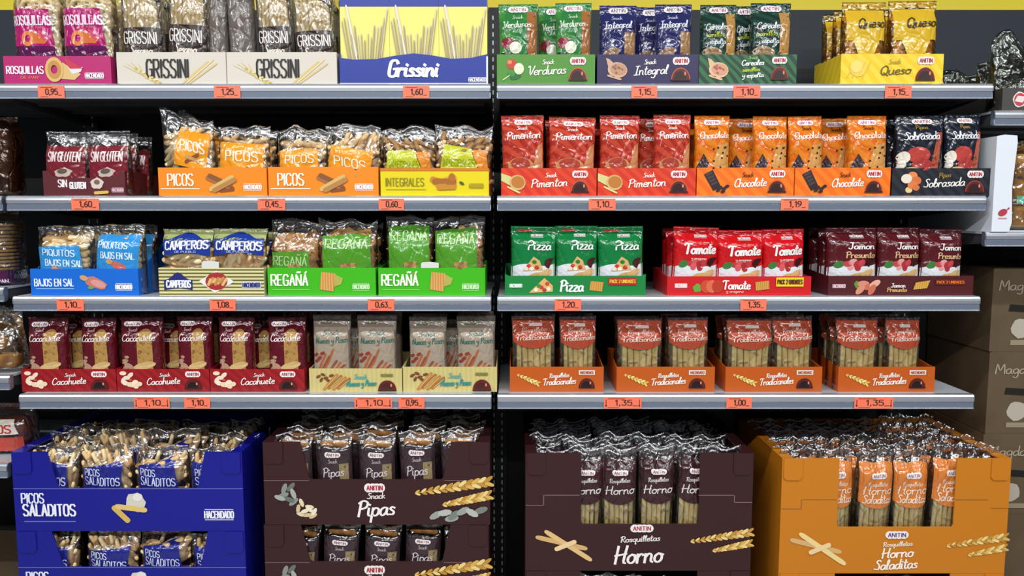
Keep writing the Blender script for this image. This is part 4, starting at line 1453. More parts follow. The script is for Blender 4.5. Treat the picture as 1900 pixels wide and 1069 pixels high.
fill_tray(T, 'chocolate', [(1469, 1533, 216, -1), (1578, 1651, 215)], 'orange chocolate chip snack bag', 'right orange chocolate tray', rows=3, back=[(1520, 1588, 219)])
T = tray(2, 1655, 1841, 312, card('#1f2530', ('#11151c', 12, 8, 'DIAGONAL')), snack_tray_art('Sobrasada', pic_sausage, wx=(.31, .72), small='Pipas', small_col='#b08a30', dome_kw=dict(rim='#b03a20')), 'navy striped tray with sausage slices print', group=G4)
fill_tray(T, 'sobrasada', [(1668, 1758, 214), (1758, 1828, 212)], 'navy striped sausage snack bag', 'navy striped tray', rows=3)

# ================================================================== third shelf, left bay
def baj_art(d):
    d.part('lettering')
    d.text('BAJOS EN SAL', .04, .40, .36, .26, '#e6f4ff', 'caps', 1.1)
    d.rect(.05, .24, .4, .27, '#a8d4fa', 1, 3)
    d.part('picture')
    d.ell(.6, .48, .46, .2, '#c87868', 1, -20, wob=.1)
    d.ell(.63, .44, .3, .13, '#d89890', 2, -20)
    d.ell(.5, .66, .16, .1, '#c8a070', 3, -20)
    d.ell(.56, .3, .12, .06, '#7a9a50', 2)
    brand_word(d, .79, .94, .24, .17)
T = tray(3, 57, 257, 499, card('#0b68d0'), baj_art, 'bright blue low-salt breadstick tray on the third shelf', depth=.24, rise=2.2, group=G4)
fill_tray(T, 'bajos0', [(60, 166, 420, 0)], 'clear bag of small breadsticks with blue label', 'bright blue tray', d=.06, names=['left'], rows=2)
fill_tray(T, 'bajos1', [(166, 261, 418, 0)], 'clear bag of small breadsticks with tall blue label', 'bright blue tray', d=.06, names=['right'], rows=2)

def camp_art(d):
    d.part('stripes')
    for k in range(8):
        d.rect(0, .03 + k * .125, 1, .075 + k * .125, '#5f5a22', 0, 4)
    d.part('label')
    d.grid(lambda u, v: (.05 + .27 * u, (.2 + .06 * math.sin(math.pi * u)) * (1 - v) + v * (.56 + .28 * math.exp(-((u - .5) * 4) ** 2))), 14, 2, '#20286e', 1)
    d.part('lettering')
    d.text('CAMPEROS', .075, .30, .3, .24, '#eef0fa', 'caps', 1.5, .05)
    d.part('picture')
    d.quad((.38, .52), (.53, .1), (.72, .5), (.55, .9), '#ece6e0', 1, 4)
    d.ell(.55, .52, .4, .32, '#a82c2a', 2, 5)
    for k in range(7):
        d.cap(.47 + .022 * k, .36 + .05 * (k % 3), .5 + .025 * k, .62 + .05 * (k % 2), .05, ('#e0b870', '#c88850')[k % 2], 3)
    d.part('brand_word')
    d.rect(.79, .26, .97, .5, '#e8e6f0', 1, 2)
    d.text('HACENDADO', .8, .96, .3, .16, '#26306e', 'caps', 1.5)
T = tray(3, 295, 490, 497, card('#ded79c'), camp_art, 'cream tray with olive stripes and blue badge on the third shelf', rise=1.1, group=G4)
pop_tab(T, 374, 406, .019, mat('white_card_core', '#d8d8d2', .6))
fill_tray(T, 'camperos0', [(295, 392, 424, 0)], 'pale green topped bag with blue label', 'cream striped tray', d=.06, names=['left'], rows=2)
fill_tray(T, 'camperos1', [(389, 492, 423, 0)], 'pale green topped bag with blue label', 'cream striped tray', d=.06, names=['right'], rows=2)

def reg_art(d):
    d.part('lettering')
    d.text('REGAÑÁ', .035, .37, .37, .38, '#eefae0', 'caps', 1.15)
    d.rect(.04, .2, .39, .225, '#8ade60', 1, 3)
    d.part('picture')
    d.quad((.48, .22), (.61, .14), (.63, .8), (.5, .86), card('#dca860', ('#c88c44', 25, 3, 'X')), 2, 4)
    d.quad((.6, .3), (.68, .4), (.7, .62), (.62, .78), '#b0b050', 1, 4)
    brand_word(d, .79, .94, .24, .16, '#c4f0b0')
REGC = card('#3db60f')
T = tray(3, 497, 697, 497, REGC, reg_art, 'grass green cracker tray next to the striped tray', rise=1.1, group=G4)
fill_tray(T, 'regana0', [(494, 588, 411, 2)], 'clear cracker bag with low green label', 'left green cracker tray', d=.065, names=['left'], rows=2)
fill_tray(T, 'regana1', [(586, 698, 408, 0)], 'clear cracker bag with square green label', 'left green cracker tray', d=.065, names=['right'], rows=2)
T = tray(3, 702, 900, 497, REGC, reg_art, 'grass green cracker tray next to the dark upright', rise=1.1, group=G4)
pop_tab(T, 781, 814, .016, mat('white_card_core', '#d8d8d2', .6))
fill_tray(T, 'regana2', [(713, 803, 403, 0)], 'clear cracker bag with tall green label', 'right green cracker tray', d=.065, names=['left'], rows=2)
fill_tray(T, 'regana3', [(803, 900, 403, 0)], 'clear cracker bag with tall green label', 'right green cracker tray', d=.065, names=['right'], rows=2)

# ================================================================== third shelf, right bay
def pack_flag(d, x0, x1, z0, z1, bg, ink):
    d.part('offer_flag')
    d.rect(x0, z0, x1, z1, bg, 3, 2)
    d.text('PACK 2 UNIDADES', x0 + .01, x1 - .01, z0 + (z1 - z0) * .28, (z1 - z0) * .46, ink, 'caps', 1.5, layer=5)

def pizza_tray(d):
    d.part('lettering')
    d.text('Pizza', .39, .555, .22, .56, '#f2f6ee', 'hand', 1.2, .1)
    d.part('picture')
    d.quad((.17, .14), (.34, .2), (.34, .5), (.28, .9), '#dcae68', 1, 4)
    for x, z, c in ((.22, .3, '#f0e4d0'), (.26, .42, '#c8382c'), (.3, .6, '#c04a30'), (.28, .28, '#b8342c'), (.24, .5, '#3a8a3a'), (.31, .34, '#f0e0c8')):
        d.ell(x, z, .11, .1, c, 2, seg=9)
    d.quad((.6, .28), (.69, .2), (.7, .68), (.61, .74), card('#d8a04c', ('#c08838', 30, 3, 'X')), 2, 3)
    d.part('brand_word').text('HACENDADO', .035, .12, .42, .17, '#e8f4e8', 'caps', 1.5)
    pack_flag(d, .735, .935, .55, .9, '#b82420', '#f0c040')
TOPS = [(0, 1.1), (.015, 1.05), (.03, 1), (.97, 1), (.985, 1.05), (1, 1.1)]
T = tray(3, 937, 1198, 512, card('#0f8038'), pizza_tray, 'emerald green pizza tray on the third shelf', rise=1.4, group=G4, top=TOPS)
fill_tray(T, 'pizza', [(946, 1032, 420, 1), (1031, 1111, 419, 0), (1111, 1198, 420, -1)], 'emerald green pizza cracker pillow bag', 'green pizza tray', d=.055, rows=3)

def tom_tray(d):
    d.part('lettering')
    d.text('Tomate', .385, .575, .34, .44, '#fbeeea', 'hand', 1.25, .05)
    d.text('y oregano', .41, .53, .16, .13, '#f4c8a8', 'hand', 1.3)
    d.part('picture')
    d.ell(.21, .4, .24, .22, '#6aa038', 1, 30, wob=.12)
    for x in (.27, .31, .35):
        d.ell(x, .48, .3, .34, ('#c84a2c', '#d86a48', '#b83820')[int(x * 100) % 3], 2)
    d.quad((.615, .26), (.71, .34), (.705, .78), (.61, .7), card('#d8a04c', ('#b88838', 30, 3, 'X')), 2, 3)
    d.part('brand_word').text('HACENDADO', .055, .135, .42, .2, '#f8dcd8', 'caps', 1.5)
    pack_flag(d, .755, .945, .48, .95, '#f0d418', '#5a2a10')
T = tray(3, 1238, 1505, 513, card('#cc141c'), tom_tray, 'bright red tomato tray on the third shelf', rise=1.2, group=G4)
fill_tray(T, 'tomate', [(1248, 1335, 421, 2), (1333, 1422, 427, 0), (1420, 1499, 425, -1)], 'bright red tomato cracker pillow bag', 'red tomato tray', d=.055, rows=3)

def jam_tray(d):
    d.part('lettering')
    d.text('Jamon', .43, .53, .42, .2, '#f0e0dc', 'hand', 1.6, .05)
    d.text('Presunto', .405, .54, .2, .2, '#d8a868', 'hand', 1.5, .05)
    d.part('picture')
    d.ell(.2, .55, .16, .2, '#6a8a3a', 1, 30, wob=.1)
    for i, (x, z) in enumerate(((.24, .6), (.28, .45), (.32, .6), (.22, .3), (.3, .3))):
        d.ell(x, z, .3, .16, ('#d88a70', '#c86a50', '#e8a890')[i % 3], 2, 15 * i)
    d.quad((.585, .3), (.68, .38), (.7, .78), (.6, .66), card('#d8a848', ('#c09038', 30, 3, 'X')), 2, 3)
    d.part('brand_word').text('HACENDADO', .03, .115, .4, .17, '#e0c0c8', 'caps', 1.5)
    pack_flag(d, .735, .94, .55, .82, '#6a1c1c', '#f08020')
T = tray(3, 1537, 1806, 512, card('#4f161c'), jam_tray, 'dark maroon ham cracker tray on the third shelf', rise=1.2, group=G4)
fill_tray(T, 'jamon', [(1538, 1635, 422, 0), (1634, 1715, 422, 0), (1712, 1793, 425, 1)], 'dark maroon ham cracker pillow bag', 'maroon ham tray', d=.055, rows=3)

# ================================================================== fourth shelf
CAC = card('#a0141c', ('#8c0f16', 12, 8, 'DIAGONAL'))
cq = snack_tray_art('Cacahuete', pic_peanut, wx=(.32, .68), dome_kw=dict(rim='#4a1410', core='#1c0a0a'))
for (x0, x1), bags, wh, bk in (((40, 215.5), [(45, 120, 588), (145, 210, 588)], 'left dark red peanut tray', [(108, 170, 592)]),
                           ((217, 388.5), [(217, 297, 587), (324, 389, 586)], 'middle dark red peanut tray', [(288, 345, 592)]),
                           ((390, 565), [(400, 467, 587), (494, 565, 587)], 'right dark red peanut tray', [(455, 512, 592)])):
    T = tray(4, x0, x1, 685, CAC, cq, wh.replace('left dark red peanut tray', 'dark red peanut snack tray at the left end of the fourth shelf').replace(
        'middle dark red peanut tray', 'dark red peanut snack tray between two others like it').replace('right dark red peanut tray', 'dark red peanut snack tray next to the tan tray'), group=G4)
    fill_tray(T, 'cacahuete', bags, 'maroon peanut snack bag', wh, rows=3, back=bk)

def nut_art(d):
    d.part('picture')
    pic_nuts(d)
    d.part('lettering')
    d.text('Snack', .48, .62, .56, .2, '#5aa89c', 'hand', 1.3, .15)
    d.text('Nueces y Pasas', .40, .72, .24, .24, '#3a8c84', 'hand', 1.4, .15, .03)
    d.part('brand_word').text('HACENDADO', .775, .9, .66, .11, '#7a7c3c', 'caps', 1.6)
    dome(d, .84, .06, .2, .44, rim='#6a2a1c', core='#4a1712')
TAN = card('#cfc07e', ('#c9b974', 14, 4, 'X'))
T = tray(4, 574, 746, 684, TAN, nut_art, 'tan nut stick tray next to the dark red trays', group=G4)
fill_tray(T, 'nueces', [(577, 648, 584, 0), (660, 734, 584, 0)], 'greyish tan nut stick bag', 'left tan tray', rows=3, back=[(638, 680, 590)])
T = tray(4, 748, 922, 681, TAN, nut_art, 'tan nut stick tray next to the dark upright', group=G4)
fill_tray(T, 'nueces', [(757, 828, 587, 0), (846, 919, 586, 0)], 'greyish tan nut stick bag', 'right tan tray', rows=3, back=[(818, 862, 592)])

TRA = card('#bf5714')
for (x0, x1), bags, wh in (((946, 1120), [(950, 1032, 585), (1039, 1108, 586)], 'first orange long-stick tray'),
                           ((1144, 1326), [(1146, 1231, 590), (1242, 1318, 588)], 'second orange long-stick tray'),
                           ((1346, 1525), [(1350, 1437, 590), (1438, 1514, 586)], 'third orange long-stick tray'),
                           ((1555, 1734), [(1554, 1634, 588), (1648, 1713, 588)], 'fourth orange long-stick tray')):
    where = {'first': 'next to the dark upright', 'second': 'second from the dark upright', 'third': 'third from the dark upright', 'fourth': 'nearest the shelf end'}[wh.split()[0]]
    T = tray(4, x0, x1, 681, TRA, trad_art, 'burnt orange long breadstick tray ' + where, group=G4, rise=1.25)
    fill_tray(T, 'tradicional', bags, 'clear bag of long breadsticks with brick red label', wh, d=.045, rows=3, skip=('lettering',))

# ================================================================== large display crates on the plinth
def scored(D, pts, col, wd=.006):
    for (x0, z0), (x1, z1) in zip(pts[:-1], pts[1:]):
        D.cap(x0, z0, x1, z1, wd, col, 0)

def crate(X, z, w, H, depth, m, mdark, opening, art, label, group, ledge=0.03, Y=0.0, score='#8a7a78', back_lines=True):
    """die-cut stacking crate: front with a cut-out, sides with folded ledges, corner locking tabs"""
    t = empty('display_crate', (X, Y, z))
    tk = .004
    (a0, a1), (b0, b1), zb = opening                    # top edge, bottom edge (fractions of w), sill (fraction of H)
    P = lambda fx, fz: (-w / 2 + fx * w, fz * H)
    pts = [P(0, 0), P(1, 0), P(1, 1), P(a1, 1), P(b1 + (a1 - b1) * .1, zb + .02), P(b1 - .006, zb), P(b0 + .006, zb), P(b0 + (a0 - b0) * .1, zb + .02), P(a0, 1), P(0, 1)]
    fp = MB().prism(pts, 'y', 0, tk).build('front_panel', m, t)
    for sx in (-1, 1):
        e = sx * w / 2
        MB().box(min(e, e - sx * tk), max(e, e - sx * tk), tk, depth, 0, H).build('side_panel', m, t)
        MB().box(min(e - sx * tk, e - sx * ledge), max(e - sx * tk, e - sx * ledge), tk, depth - tk, H - tk, H).build('top_ledge', m, t)
        fx = .0 if sx < 0 else 1.0
        x0 = -w / 2 + (0.004 if sx < 0 else w - .004 - .05)
        tab = [(x0, H), (x0 + .05, H), (x0 + .05, H - .052), (x0 + .042, H - .06), (x0 + .008, H - .06), (x0, H - .052)]
        MB().prism(tab, 'y', -.0032, 0).build('locking_tab', m, fp)
    MB().box(-w / 2 + tk, w / 2 - tk, tk, depth, 0, .003).build('base', mdark, t)
    MB().box(-w / 2 + tk, w / 2 - tk, depth - tk, depth, .003, H).build('back_panel', m, t)
    D = Dec(w, H, lambda x, zz, off: (x - w / 2, -off, zz), lambda c: card(c))
    art(D)
    D.build(fp)
    tag(t, label, 'crate', group)
    return t

CB = 0.25
def crate_x(x0, x1, py):
    a, b = WX(x0, py), WX(x1, py)
    return (a + b) / 2, b - a

def sal_bag(k):
    def art(d):
        d.part('label')
        q = (((.1, .3), (.86, .3), (.84, .78), (.08, .84)), ((.06, .32), (.8, .3), (.88, .82), (.1, .76)), ((.12, .3), (.9, .32), (.8, .88), (.1, .78)))[k]
        d.quad(*q, film('#20247e', crinkle=.7), 0, 20)
        d.part('lettering')
        d.text('PICOS', .16, .46, .67, .085, '#d4daf0', 'caps', 1.1, 0, -.05)
        d.text('SALADITOS', .16, .82, .555, .095, '#d4daf0', 'caps', 1.1, 0, -.05)
    return art
for k in range(3):
    proto('saladitos%d' % k, .15, .165, .07, HAZY, sal_bag(k), (lambda k: lambda r, S: fill(r, S, PICO, 'breadstick', .05, .95, .2, .95, 5, 7, (30, -35, 60)[k], 40, 81 + k, avoid=(.16, .2, .78, .72)))(k), seed=81 + k, top0=.74, amp=.005, wavy=.015, n=2.4)
    SHORT['saladitos%d' % k] = 'blue-labelled breadstick bag'

def pipas_bag(d):
    d.part('film_print')
    d.rect(.02, .02, .98, .86, film('#3b2b30', rough=.2, crinkle=.8), 0, 20)
    snack_bag_art([('Snack', .36, .62, .69, .045, '#cdb8bc'), ('Pipas', .2, .78, .53, .11, '#d8cdd0')], (.66, .9, .25, .68), (), logo=(.5, .79, .42, .06), bcol='#8a3a50', stripcol='#8f7d58', speckc='#5a4a38')(d)
SEED = mat('seed_crust', '#c98f48', .7, grain=('#9a6228', 80, .55))
SEED_D = mat('dark_seed_crust', '#7d5c38', .75, grain=('#4a3420', 80, .55))
def pipas_fill(r, S):
    up = capsule('seed_biscuit', SEED_D, S.h * .78, .011)
    for k in (-1, 0, 1):
        link('seed_biscuit', up, r, (k * S.w * .28, .002, S.h * .41))
    link('seed_biscuit', capsule('seed_biscuit', SEED, .074, .008), r, (0, 0, S.h * .875), (0, math.pi / 2 + .06, 0))
proto('pipas', .098, .2, .056, HAZY, pipas_bag, pipas_fill, seed=91, top0=.84, amp=.003, wavy=.01)
SHORT['pipas'] = 'dark brown seed snack bag'

def horno_bag(col, tcol, lines):
    def art(d):
        d.part('label')
        d.grid(lambda u, v: (.03 + .94 * u, (.53 + .05 * (2 * u - 1) ** 2) * (1 - v) + .9 * v), 18, 14, film(col, crinkle=.8, rough=.2), 0)
        d.part('lettering')
        d.text('Rosquilletas', .22, .8, .715, .036, tcol, 'hand', 1.1, .1, .04)
        for t, z in lines:
            d.text(t, .1, .92, z, .07, tcol, 'hand', 1.1, .12, .05)
        badge(d, .52, .805, .44, .045, '#9a2a50')
    return art
proto('horno', .105, .275, .05, HAZY, horno_bag('#3a1c20', '#e4dad8', [('Horno', .615)]), lambda r, S: rods(r, S, 6, .02, .68, .0068, LONGS, 14), seed=92, top0=.8, amp=.004, wavy=.015)
proto('hornosal', .115, .275, .055, HAZY, horno_bag('#d27a34', '#f0d8c0', [('Horno', .645), ('Saladitas', .57)]), lambda r, S: rods(r, S, 6, .02, .68, .0071, LONGS, 15), seed=93, top0=.8, amp=.004, wavy=.015)
SHORT['horno'] = 'dark brown oven-stick bag'
SHORT['hornosal'] = 'orange oven-stick bag'

def crate_row(key, X, Y, z, xs, w, h, lab, grp, d, seed, skip=(), tilt=3.0):
    rr = random.Random(seed)
    nm = ['first', 'second', 'third', 'fourth', 'fifth', 'sixth']
    for i, x in enumerate(xs):
        k = key[i % len(key)] if isinstance(key, list) else key
        put_packet(k, X + x, Y + .006 + rr.uniform(-.002, .002), z, w, h * rr.uniform(.96, 1.02), lab % nm[i], grp, 'snack bag', 'snack_packet',
                   rot=(math.radians(rr.uniform(-1.2, 1.2)), math.radians(rr.uniform(-tilt, tilt)), math.radians(rr.uniform(-3, 3))), skip=skip)

def spread(n, half):
    return [-half + 2 * half * i / (n - 1) for i in range(n)]

# ---------------- blue crates
BLU = mat('glossy_blue_card', '#14178a', 0.32)
BLUD = card('#101260')
def blue_art(d):
    d.part('lettering')
    d.text('PICOS', .035, .13, .36, .12, '#e8ecf8', 'caps', 1.1)
    d.text('SALADITOS', .04, .265, .2, .14, '#f0f2fa', 'caps', 1.2)
    d.rect(.04, .12, .265, .132, '#6a78c8', 1, 3)
    d.part('picture')
    d.ell(.53, .37, .12, .12, '#d8d2c4', 1, 0, wob=.1)
    d.ell(.54, .43, .06, .05, '#e8e4da', 2)
    d.cap(.43, .32, .5, .12, .035, '#d8b45e', 3)
    d.cap(.44, .32, .58, .27, .033, '#e4c274', 3)
    brand_word(d, .83, .955, .17, .085, '#eef0fa', 1.4)
    d.part('score_line')
    d.rect(.0, .535, .19, .541, '#8a90c8', 0, 2)
    d.rect(.19, .535, .8, .541, '#8a90c8', 0, 2)
    d.rect(.8, .535, 1, .541, '#8a90c8', 0, 2)
X, w = crate_x(23, 450, 880)
P1 = .2216
for i in range(3):
    z = CB + i * P1
    crate(X, z, w, P1 - .0008, .4, BLU, BLUD, ((.155, .84), (.2, .8), .545), blue_art,
          ['navy blue breadstick crate at the bottom of its stack', 'navy blue breadstick crate in the middle of its stack', 'navy blue breadstick crate topmost of its stack'][i], 'navy blue breadstick crates')
for i, nm in ((1, 'middle'), (2, 'topmost')):
    z = CB + i * P1 + .0035
    for r in range(4 if i == 2 else 1):
        hh = (.222, .235, .23, .22)[r] if i == 2 else .205
        crate_row(['saladitos0', 'saladitos1', 'saladitos2'], X, .046 + r * .085, z, spread(4, w * .365), .146, hh,
                  'clear breadstick bag with navy label, %s from left, ' + ['front', 'second', 'third', 'back'][r] + ' row of ' + nm + ' blue crate', 'bags in the navy blue crates', .07, 5 + i * 7 + r,
                  skip=() if r < 2 else ('lettering',), tilt=4)

# ---------------- brown seed-snack crates
BRN = mat('dark_brown_card', '#38191b', 0.40)
BRND = card('#2a1416')
def pipas_art(d):
    d.part('lettering')
    d.text('Snack', .455, .535, .315, .07, '#ece2dc', 'hand', 1.2, .12, .05)
    d.text('Pipas', .41, .575, .10, .19, '#f6f0ec', 'hand', 1.0, .15, .06)
    badge(d, .49, .45, .09, .10)
    d.part('seed_picture')
    for i, (x, z, r) in enumerate(((.09, .44, 70), (.12, .46, 50), (.13, .38, 110), (.085, .36, 20), (.11, .31, -20), (.07, .33, 160), (.13, .28, 40))):
        d.ell(x, z, .07, .03, ('#8a9088', '#6a7068', '#a8aca0')[i % 3], 1 + i % 3, r, seg=9)
    d.part('kernel_picture')
    for i, (x, z, r) in enumerate(((.165, .27, 110), (.15, .2, 80), (.18, .17, 20), (.2, .22, -10), (.19, .12, 10), (.22, .16, 60), (.16, .13, -20), (.215, .11, 30), (.2, .19, 140))):
        d.ell(x, z, .055, .025, ('#e8d4b0', '#d8bc90', '#f0e2c8')[i % 3], 1 + i % 3, r, seg=9)
    ears(d, .68, .39, .995, .075)
    d.part('sunflower_seed_picture')
    for i, (x, z, r) in enumerate(((.76, .12, 30), (.8, .15, 10), (.84, .12, 40), (.88, .17, 30), (.92, .15, 150), (.96, .18, 20), (.83, .08, 10))):
        d.ell(x, z, .085, .04, ('#9aa098', '#b8bcb0', '#7a8078')[i % 3], 4, r, seg=9)
    d.part('score_line')
    d.rect(.0, .535, .2, .541, '#8a6a68', 0, 2)
    d.rect(.8, .535, 1, .541, '#8a6a68', 0, 2)
X, w = crate_x(489, 909, 880)
P2 = .2307
for i in range(3):
    z = CB + i * P2
    crate(X + (0, -.004, .0)[i], z, w, P2 - .0008, .4, BRN, BRND, ((.165, .83), (.205, .79), .55), pipas_art,
          ['dark brown seed snack crate at the bottom of its stack', 'dark brown seed snack crate in the middle of its stack', 'dark brown seed snack crate topmost of its stack'][i], 'dark brown seed snack crates')
for i, nm in ((1, 'middle'), (2, 'topmost')):
    z = CB + i * P2 + .0035
    for r in range(5 if i == 2 else 1):
        crate_row('pipas', X, .038 + r * .066, z, spread(5, w * .37), .102, .242 if i == 2 else .215,
                  'dark brown seed bag, %s from left, ' + ['front', 'second', 'third', 'fourth', 'back'][r] + ' row of ' + nm + ' brown crate', 'bags in the dark brown seed crates', .06, 15 + i * 7 + r,
                  skip=() if r < 1 else ('lettering', 'brand_badge', 'biscuit_window'))

# ---------------- brown oven-stick crates
def horno_art(d):
    d.part('lettering')
    d.text('Rosquilletas', .42, .595, .245, .05, '#ece2dc', 'hand', 1.2, .12, .05)
    d.text('Horno', .39, .605, .06, .15, '#f6f0ec', 'hand', .95, .15, .05)
    badge(d, .515, .365, .1, .062)
    sticks_cross(d, .17, .22, .25, .26)
    ears(d, .74, .255, .995, .042)
    d.part('score_line')
    for pts in ([(.0, .56), (.08, .56), (.08, .645), (.24, .645)], [(.76, .645), (.92, .645), (.92, .585), (1, .585)]):
        scored(d, pts, '#8a6a68', .0028)
X, w = crate_x(975, 1397, 900)
P3 = .331
for i in range(2):
    z = CB + i * P3
    crate(X, z, w, P3 - .0008, .4, BRN, BRND, ((.245, .765), (.245, .765), .40), horno_art, ['dark brown oven-stick crate at the bottom of its stack', 'dark brown oven-stick crate on top of its stack'][i], 'dark brown oven-stick crates')
z = CB + P3 + .0035
for r in range(6):
    crate_row('horno', X, .034 + r * .058, z, spread(6, w * .40), .098, .335, 'dark oven-stick bag, %s from left, ' + ['front', 'second', 'third', 'fourth', 'fifth', 'back'][r] + ' row of brown oven-stick crate',
              'bags in the dark brown oven-stick crate', .05, 41 + r, skip=() if r < 1 else ('lettering', 'brand_badge', 'breadstick'))
z = CB + .0035
crate_row('horno', X, .034, z, spread(6, w * .40), .098, .30, 'dark oven-stick bag, %s from left, in the lower brown oven-stick crate', 'bags in the lower brown oven-stick crate', .05, 48, skip=('lettering', 'brand_badge'))

# ---------------- orange oven-stick crates
ORC = mat('ochre_orange_card', '#c97a16', 0.42)
ORCD = card('#8a5418')
def sal_art(d):
    d.part('lettering')
    d.text('Rosquilletas', .455, .585, .235, .04, '#f4e6d0', 'hand', 1.2, .12, .05)
    d.text('Horno', .45, .59, .135, .085, '#fbf2e4', 'hand', 1.1, .12, .06)
    d.text('Saladitas', .42, .61, .03, .085, '#fbf2e4', 'hand', 1.1, .12, .06)
    badge(d, .515, .34, .1, .062, '#5a2a80')
    sticks_cross(d, .17, .22, .25, .28, '#f0d490')
    ears(d, .745, .245, .995, .042)
    d.part('score_line')
    for pts in ([(.0, .565), (.09, .565), (.09, .645), (.25, .645)], [(.76, .645), (.91, .645)], [(.92, .57), (1, .57)]):
        scored(d, pts, '#9a6424', .0028)
X, w = crate_x(1448, 1870, 960)
P4 = .3235
for i in range(2):
    z = CB + i * P4
    crate(X, z, w, P4 - .0008, .4, ORC, ORCD, ((.25, .762), (.25, .762), .405), sal_art, ['ochre orange oven-stick crate at the bottom of its stack', 'ochre orange oven-stick crate on top of its stack'][i], 'ochre orange oven-stick crates')
z = CB + P4 + .0035
for r in range(6):
    crate_row('hornosal', X, .036 + r * .06, z, spread(6, w * .40), .098, .332, 'orange oven-stick bag, %s from left, ' + ['front', 'second', 'third', 'fourth', 'fifth', 'back'][r] + ' row of ochre crate',
              'bags in the ochre orange crate', .055, 61 + r, skip=() if r < 1 else ('lettering', 'brand_badge', 'breadstick'))
z = CB + .0035
crate_row('hornosal', X, .036, z, spread(6, w * .40), .098, .285, 'orange oven-stick bag, %s from left, in the lower ochre crate', 'bags in the lower ochre orange crate', .055, 68, skip=('lettering', 'brand_badge'))

# ================================================================== neighbouring bay on the left
GL = 'shelves of the left neighbouring bay'
XN0, XN1 = -1.80, -1.292
for py, lab in ((155, 'grey shelf end at the left edge level with the top shelf'), (363.5, 'grey shelf end at the left edge under the brown loaf'), (533, 'grey shelf end at the left edge under the stacked toasts'),
                (697, 'grey shelf end at the left edge under the crumpled bun bag'), (861, 'grey shelf end at the left edge under the bread bag')):
    shelf(XN0, -1.314 if py > 800 else XN1 if py > 400 else -1.281, WZ(py), lab, group=GL)

def simple_packet(name, w, h, d, m, loc, label, cat, art=None, contents=None, rot=0.0, **kw):
    S = Surf(w, h, d, **kw)
    root = empty(name, loc, (0, 0, math.radians(rot)))
    link('film_wrap', S.body(m), root)
    if art:
        D = Dec(w, h, S.map, lambda c: film(c))
        D.curved = True
        art(D)
        D.build(root)
    if contents:
        contents(root, S)
    tag(root, label, cat)
    return root

BRF = clear_film('brown_tinted_film', '#c8a888', 0.06, '#fff0e0')
LOAF = mat('dark_crust', '#6a4024', 0.7, grain=('#4a2a16', 30, .5))
def loaf_mesh(w, d, h, m, name='loaf', puff=.18):
    mb = MB()
    nz, ns = 8, 16
    for j in range(nz + 1):
        v = j / nz
        k = (1 - (2 * v - 1) ** 6 * puff)
        for i in range(ns):
            a = 2 * math.pi * i / ns
            c, s_ = math.cos(a), math.sin(a)
            f = (abs(c) ** 4 + abs(s_) ** 4) ** -.25
            mb.v.append((w / 2 * k * f * c, d / 2 * k * f * s_, h * v))
    for j in range(nz):
        for i in range(ns):
            i2 = (i + 1) % ns
            mb.f.append([j * ns + i, j * ns + i2, (j + 1) * ns + i2, (j + 1) * ns + i])
    mb.f.append(list(range(ns))[::-1])
    mb.f.append([nz * ns + i for i in range(ns)])
    return mb.mesh(name, m, smooth=True)

xr = WX(37, 290, .09)
simple_packet('bread_loaf_bag', .14, .215, .1, BRF, (xr - .07, .09, WZ(363.5)), 'brown tinted bag of dark bread at the left edge', 'bread bag',
              lambda d: d.part('label').rect(.62, .03, .8, .3, film('#9a7048'), 0, 8), lambda r, S: link('loaf', loaf_mesh(.118, .08, .17, LOAF), r, (0, 0, .004)), seed=101, amp=.003, top0=.82)

def toasts(r, S):
    m = mat('toast_crumb', '#c8a468', .8, grain=('#8a6030', 60, .55))
    me = loaf_mesh(.118, .1, .0082, m, 'toast_slice', .1)
    for k in range(13):
        link('toast_slice', me, r, (0, 0, .04 + k * .0098), (0, 0, .04 * (k % 3)))
simple_packet('toast_pack', .145, .205, .125, CLEAR, (WX(48, 460, .1) - .0725, .08, WZ(533)), 'clear pack of stacked toasts with purple base at left edge', 'toast pack',
              lambda d: (d.part('label').rect(.02, .01, .98, .2, film('#4a1a44'), 0, 18), d.part('lettering').text('PAN', .8, .93, .04, .05, '#e0c8dc', 'caps')), toasts, seed=102, top0=.8, amp=.002)

def buns(r, S):
    m = mat('bun_crust', '#c08a34', .5, grain=('#8a5418', 40, .55))
    for k, (x, z, c) in enumerate(((-.03, .03, 0), (.03, .028, 0), (0, .075, 0))):
        link('bun', loaf_mesh(.06, .055, .04, m, 'bun', .6), r, (x, 0, z - .02))
simple_packet('bun_bag', .15, .17, .09, CLEAR, (WX(46, 640, .07) - .075, .07, WZ(697)), 'crumpled clear bag of golden buns at the left edge', 'bun bag', None, buns, seed=103, amp=.009, wavy=.03, top0=.35, freq=40)
simple_packet('bun_bag', .13, .16, .08, CLEAR, (WX(40, 640, .2) - .065, .2, WZ(697)), 'crumpled clear bag standing behind the golden buns', 'bun bag', None, buns, seed=104, amp=.009, wavy=.03, top0=.35, freq=40)

def brown_bread(r, S):
    link('loaf', loaf_mesh(.15, .09, .085, mat('red_brown_crust', '#8a4634', .6, grain=('#5a2a1e', 40, .5)), 'loaf', .35), r, (0, 0, .006))
simple_packet('bread_bag', .19, .135, .11, CLEAR, (-1.312 - .095, .13, WZ(861)), 'bread bag with white and red label beside the navy crate', 'bread bag',
              lambda d: (d.part('label').quad((.2, .42), (.9, .42), (.82, .72), (.2, .72), film('#e6dcd0'), 0, 14), d.rect(.1, .08, .94, .36, film('#b84a3c'), 0, 14), d.part('lettering').text('BOLLOS', .25, .8, .46, .16, '#c02820', 'caps', 1.3)),
              brown_bread, seed=105, amp=.004, top0=.6)
KR = mat('brown_corrugated_card', '#64523a', 0.75, grain=('#574630', 12, .5))
KRD = mat('dark_hand_hole', '#15100a', 0.9)

